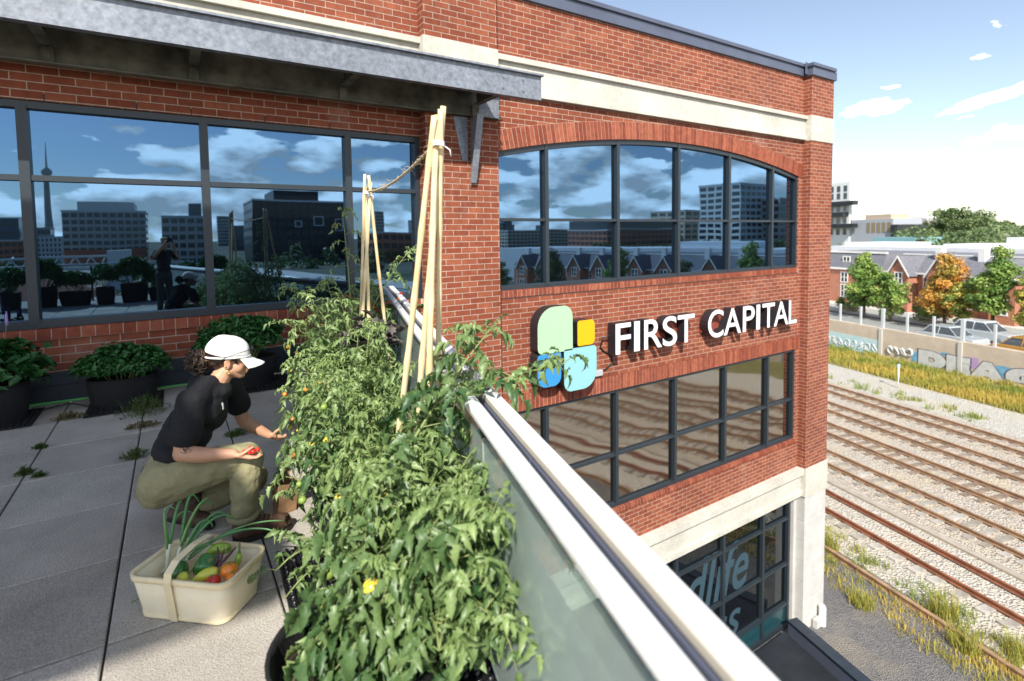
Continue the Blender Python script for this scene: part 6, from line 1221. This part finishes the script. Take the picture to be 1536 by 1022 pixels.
for k in range(170):
    d = Vector((rg.gauss(0, 1), rg.gauss(0, 1), rg.gauss(0, 1))).normalized(); c0 = Vector((-.150, 0, -.024))+Vector((d.x*.058, d.y*.048, d.z*.056))*rg.uniform(.75, 1.12); ax = Vector((rg.gauss(0, 1), rg.gauss(0, 1), rg.gauss(0, 1)-.6)).normalized(); e1 = ax.orthogonal().normalized(); e2 = ax.cross(e1); rc = rg.uniform(.007, .014); ph = rg.random()*6.28; hi = max(0, rg.random()-.55)*1.3; pts = []
    for i in range(15): f = i/14; a = ph+f*rg.choice((8.0, 8.0)); pts.append(hd.p(*(c0+ax*(f-.5)*.034+(e1*math.cos(a)+e2*math.sin(a))*rc)))
    cu.tube(pts, [.0016+.0026*math.sin(math.pi*min(1, max(0, i/14))) for i in range(15)], 5, a=hi)
o = cu.build('ponytail', M['hair'], hr)
g_ = MB()
for q in (-1, 1):
    g_.lathe([(.001, -.002), (.024, -.0015), (.024, .0015), (.001, .002)], (0, 0, 0), 14)
vsn = []; half = len(g_.v)//2
for i, p in enumerate(g_.v): q = -1 if i < half else 1; vsn.append(tuple(hd.p(.108+p[2]*1.0-abs(p[1])*.12, q*.032+p[1], .062+p[0]*.85)))
g_.v = vsn
for q in (-1, 1): g_.tube([hd.p(.104, q*.056, .070), hd.p(.04, q*.094, .052), hd.p(-.03, q*.098, .022), hd.p(-.045, q*.094, .004)], .0022, 5)
g_.tube([hd.p(.110, -.012, .070), hd.p(.113, 0, .072), hd.p(.110, .012, .070)], .002, 5); wpart(g_, 'sunglasses', M['black'], wo_)
e_ = MB(); cE = hd.p(-.002, .083, -.060); e_.tube([cE+hd.f*.011*math.cos(a)+hd.u*.011*math.sin(a) for a in np.linspace(0, 6.283, 15)], .002, 6); cE = hd.p(-.020, .084, -.030); e_.tube([cE+hd.f*.006*math.cos(a)+hd.s*.005*math.sin(a) for a in np.linspace(0, 6.283, 11)], .002, 5); wpart(e_, 'earring', M['gold'], wo_)
def bvh_of(o): return BVHTree.FromPolygons([v.co.copy() for v in o.data.vertices], [tuple(p.vertices) for p in o.data.polygons])
bs, bb = bvh_of(shirt), bvh_of(body); eye_ = Vector((.1, 0, 1.6))
def on_surface(bv, p, off=.002):
    p = Vector(p); loc, nn, _, _ = bv.find_nearest(p); return loc+nn*off, nn
pr_ = MB()
for dz, dx, w_, h2 in ((.012, -.006, .006, .012), (.014, .010, .005, .009), (-.012, -.002, .006, .012), (-.014, .012, .004, .006)):
    c0, nn = on_surface(bs, (.235+dx, 3.53, .765+dz)); tx_ = Vector((0, 0, 1)).cross(nn).normalized(); ty_ = nn.cross(tx_); pr_.hexa([c0+tx_*a*w_+ty_*b_*h2-nn*.004 for a, b_ in ((-1, -.6), (1, -1), (.6, 1), (-1, .7))], [c0+tx_*a*w_+ty_*b_*h2 for a, b_ in ((-1, -.6), (1, -1), (.6, 1), (-1, .7))])
wpart(pr_, 'chest_print', M['white'], wo_)
tt_ = MB()
for pts in ([(-.035, .64), (-.015, .648), (.0, .640), (.012, .652), (.03, .646)], [(-.03, .625), (-.012, .634), (.004, .620), (.016, .634), (.034, .628)], [(-.028, .610), (.0, .603), (.028, .612)], [(-.006, .655), (-.012, .63), (.0, .612)]):
    q = []
    for i in range(13):
        f = i/12*(len(pts)-1); i0 = min(int(f), len(pts)-2); g = f-i0; x = pts[i0][0]*(1-g)+pts[i0+1][0]*g+.012; z = pts[i0][1]*(1-g)+pts[i0+1][1]*g; q.append(on_surface(bb, (x, 3.33, z), .0002)[0])
    tt_.tube(q, .0016, 4)
wpart(tt_, 'tattoo', M['ink'], wo_)
for k, (x, y, z) in enumerate([(.298, 3.300, .552), (.322, 3.282, .549), (.318, 3.308, .551), (.345, 3.296, .549), (.340, 3.272, .551), (.366, 3.284, .554), (.330, 3.294, .568)]):
    tom_ = thing('cherry_tomato', 'red cherry tomato in the gardener\'s cupped hand', 'tomato', (x, y, z), 0, 'cherry tomatoes in the cupped hand'); MB().ball((0, 0, 0), .0125, n=14, k=9).build('flesh', M['fruit_red'], tom_)
# photographer, seen only mirrored in the terrace window
PF = Vector((math.sin(yaw), math.cos(yaw), 0)); PS = Vector((PF.y, -PF.x, 0)); P0 = Vector((0, 0, 0))-PF*.30
def pp(a, b_, z): return P0+PF*a+PS*b_+Vector((0, 0, z))
ph_ = thing('person', 'photographer in a black shirt and tan cap mirrored in the terrace window, raising a camera', 'person', P0)
h2 = Head(pp(.10, 0, 1.70), PF, (0, 0, 1), 1.0); b = MB(); h2.skin(b); capsule(b, pp(.07, 0, 1.62), pp(.02, 0, 1.48), .055, .065); ell(b, pp(0, 0, 1.28), (.13, .18, .22)); ell(b, pp(-.02, 0, .98), (.14, .17, .14))
for q in (-1, 1): capsule(b, pp(0, q*.17, 1.42), pp(.06, q*.30, 1.30), .055, .045); capsule(b, pp(.06, q*.30, 1.30), pp(.24, q*.10, 1.66), .042, .028); capsule(b, pp(-.02, q*.09, .92), pp(.0, q*.11, .5), .08, .055); capsule(b, pp(.0, q*.11, .5), pp(-.02, q*.12, .08), .055, .04); capsule(b, pp(-.02, q*.12, .05), pp(.15, q*.14, .04), .045, .04); hand(b, pp(.235, q*.10, 1.655), pp(.248, q*.085, 1.715), PF*-.3+PS*-q*.2, PS*-q, .05, (.5, .5, .5, .5), ((.0, .0, .02), (.0, .0, .045), (.0, .0, .06)))
fuse(b, 'body', M['skin'], ph_, .008, 4); h2.face(ph_, M['hair']); s = MB(); ell(s, pp(0, 0, 1.28), (.16, .21, .25)); ell(s, pp(-.01, 0, 1.05), (.15, .19, .16)); capsule(s, pp(.02, -.14, 1.45), pp(.02, .14, 1.45), .07, .07)
for q in (-1, 1): capsule(s, pp(0, q*.17, 1.43), pp(.05, q*.27, 1.33), .075, .07)
fuse(s, 'shirt', M['shirt'], ph_, .012, 6); s = MB(); ell(s, pp(-.02, 0, .95), (.16, .19, .13))
for q in (-1, 1): capsule(s, pp(-.02, q*.09, .92), pp(.0, q*.11, .5), .10, .075); capsule(s, pp(.0, q*.11, .5), pp(-.02, q*.12, .09), .075, .065)
fuse(s, 'trousers', mat('dark_trousers', (.03, .032, .036), .85), ph_, .012, 6); s = MB(); h2.e(s, (-.01, 0, .062), (.11, .088, .066)); h2.e(s, (-.115, 0, .045), (.05, .06, .010)); fuse(s, 'cap', mat('tan_cap', (.42, .34, .20), .9), ph_, .008, 3)
for q in (-1, 1): s = MB(); capsule(s, pp(-.03, q*.12, .05), pp(.16, q*.14, .045), .052, .048); fuse(s, 'boot', M['boot'], ph_, .01, 3)
cm = thing('camera', 'black camera held by the photographer', 'camera', pp(.255, 0, 1.75)); m_ = MB(); m_.box(-.065, .065, -.028, .018, -.045, .045); m_.box(-.025, .025, -.02, .016, .0451, .065); o = m_.build('body', M['black'], cm, bevel=.006); cm.rotation_euler.z = -yaw; m_ = MB(); m_.lathe([(.030, 0), (.032, .012), (.030, .014)], n=18); o = m_.build('lens_mount', M['black'], cm); o.rotation_euler = (R(-90), 0, 0); o.location = (0, .018, 0)
# added blocker, unseen above the terrace: outline shaped to cast the paving's shade
SH = 7.5; off = SUN_H*(SH/math.tan(SUN_EL))
sil = [(-6, 2.68), (.34, 2.68), (.44, 2.78), (.50, 3.2), (.58, 4.2), (.95, 5.0), (1.6, 5.55), (2.35, 5.75), (3.0, 7.2), (3.3, 9.4), (-6, 9.6)]
sl_ = thing('shade_blocker', 'added dark sheet high over the terrace, out of view, shaped to cast its shade', 'light blocker', (off.x, off.y, SH)); n = len(sil)
MB().hexa([(x, y, 0) for x, y in sil], [(x, y, .02) for x, y in sil]).build('blocker_sheet', mat('blocker_grey', (.10, .10, .10), .9), sl_)
for (x, y) in ((-5.9, 2.8), (-5.9, 9.5)): MB().tube([(x, y, -SH-2), (x, y, -.001)], .06, 10).build('blocker_post', M['galv'], sl_)
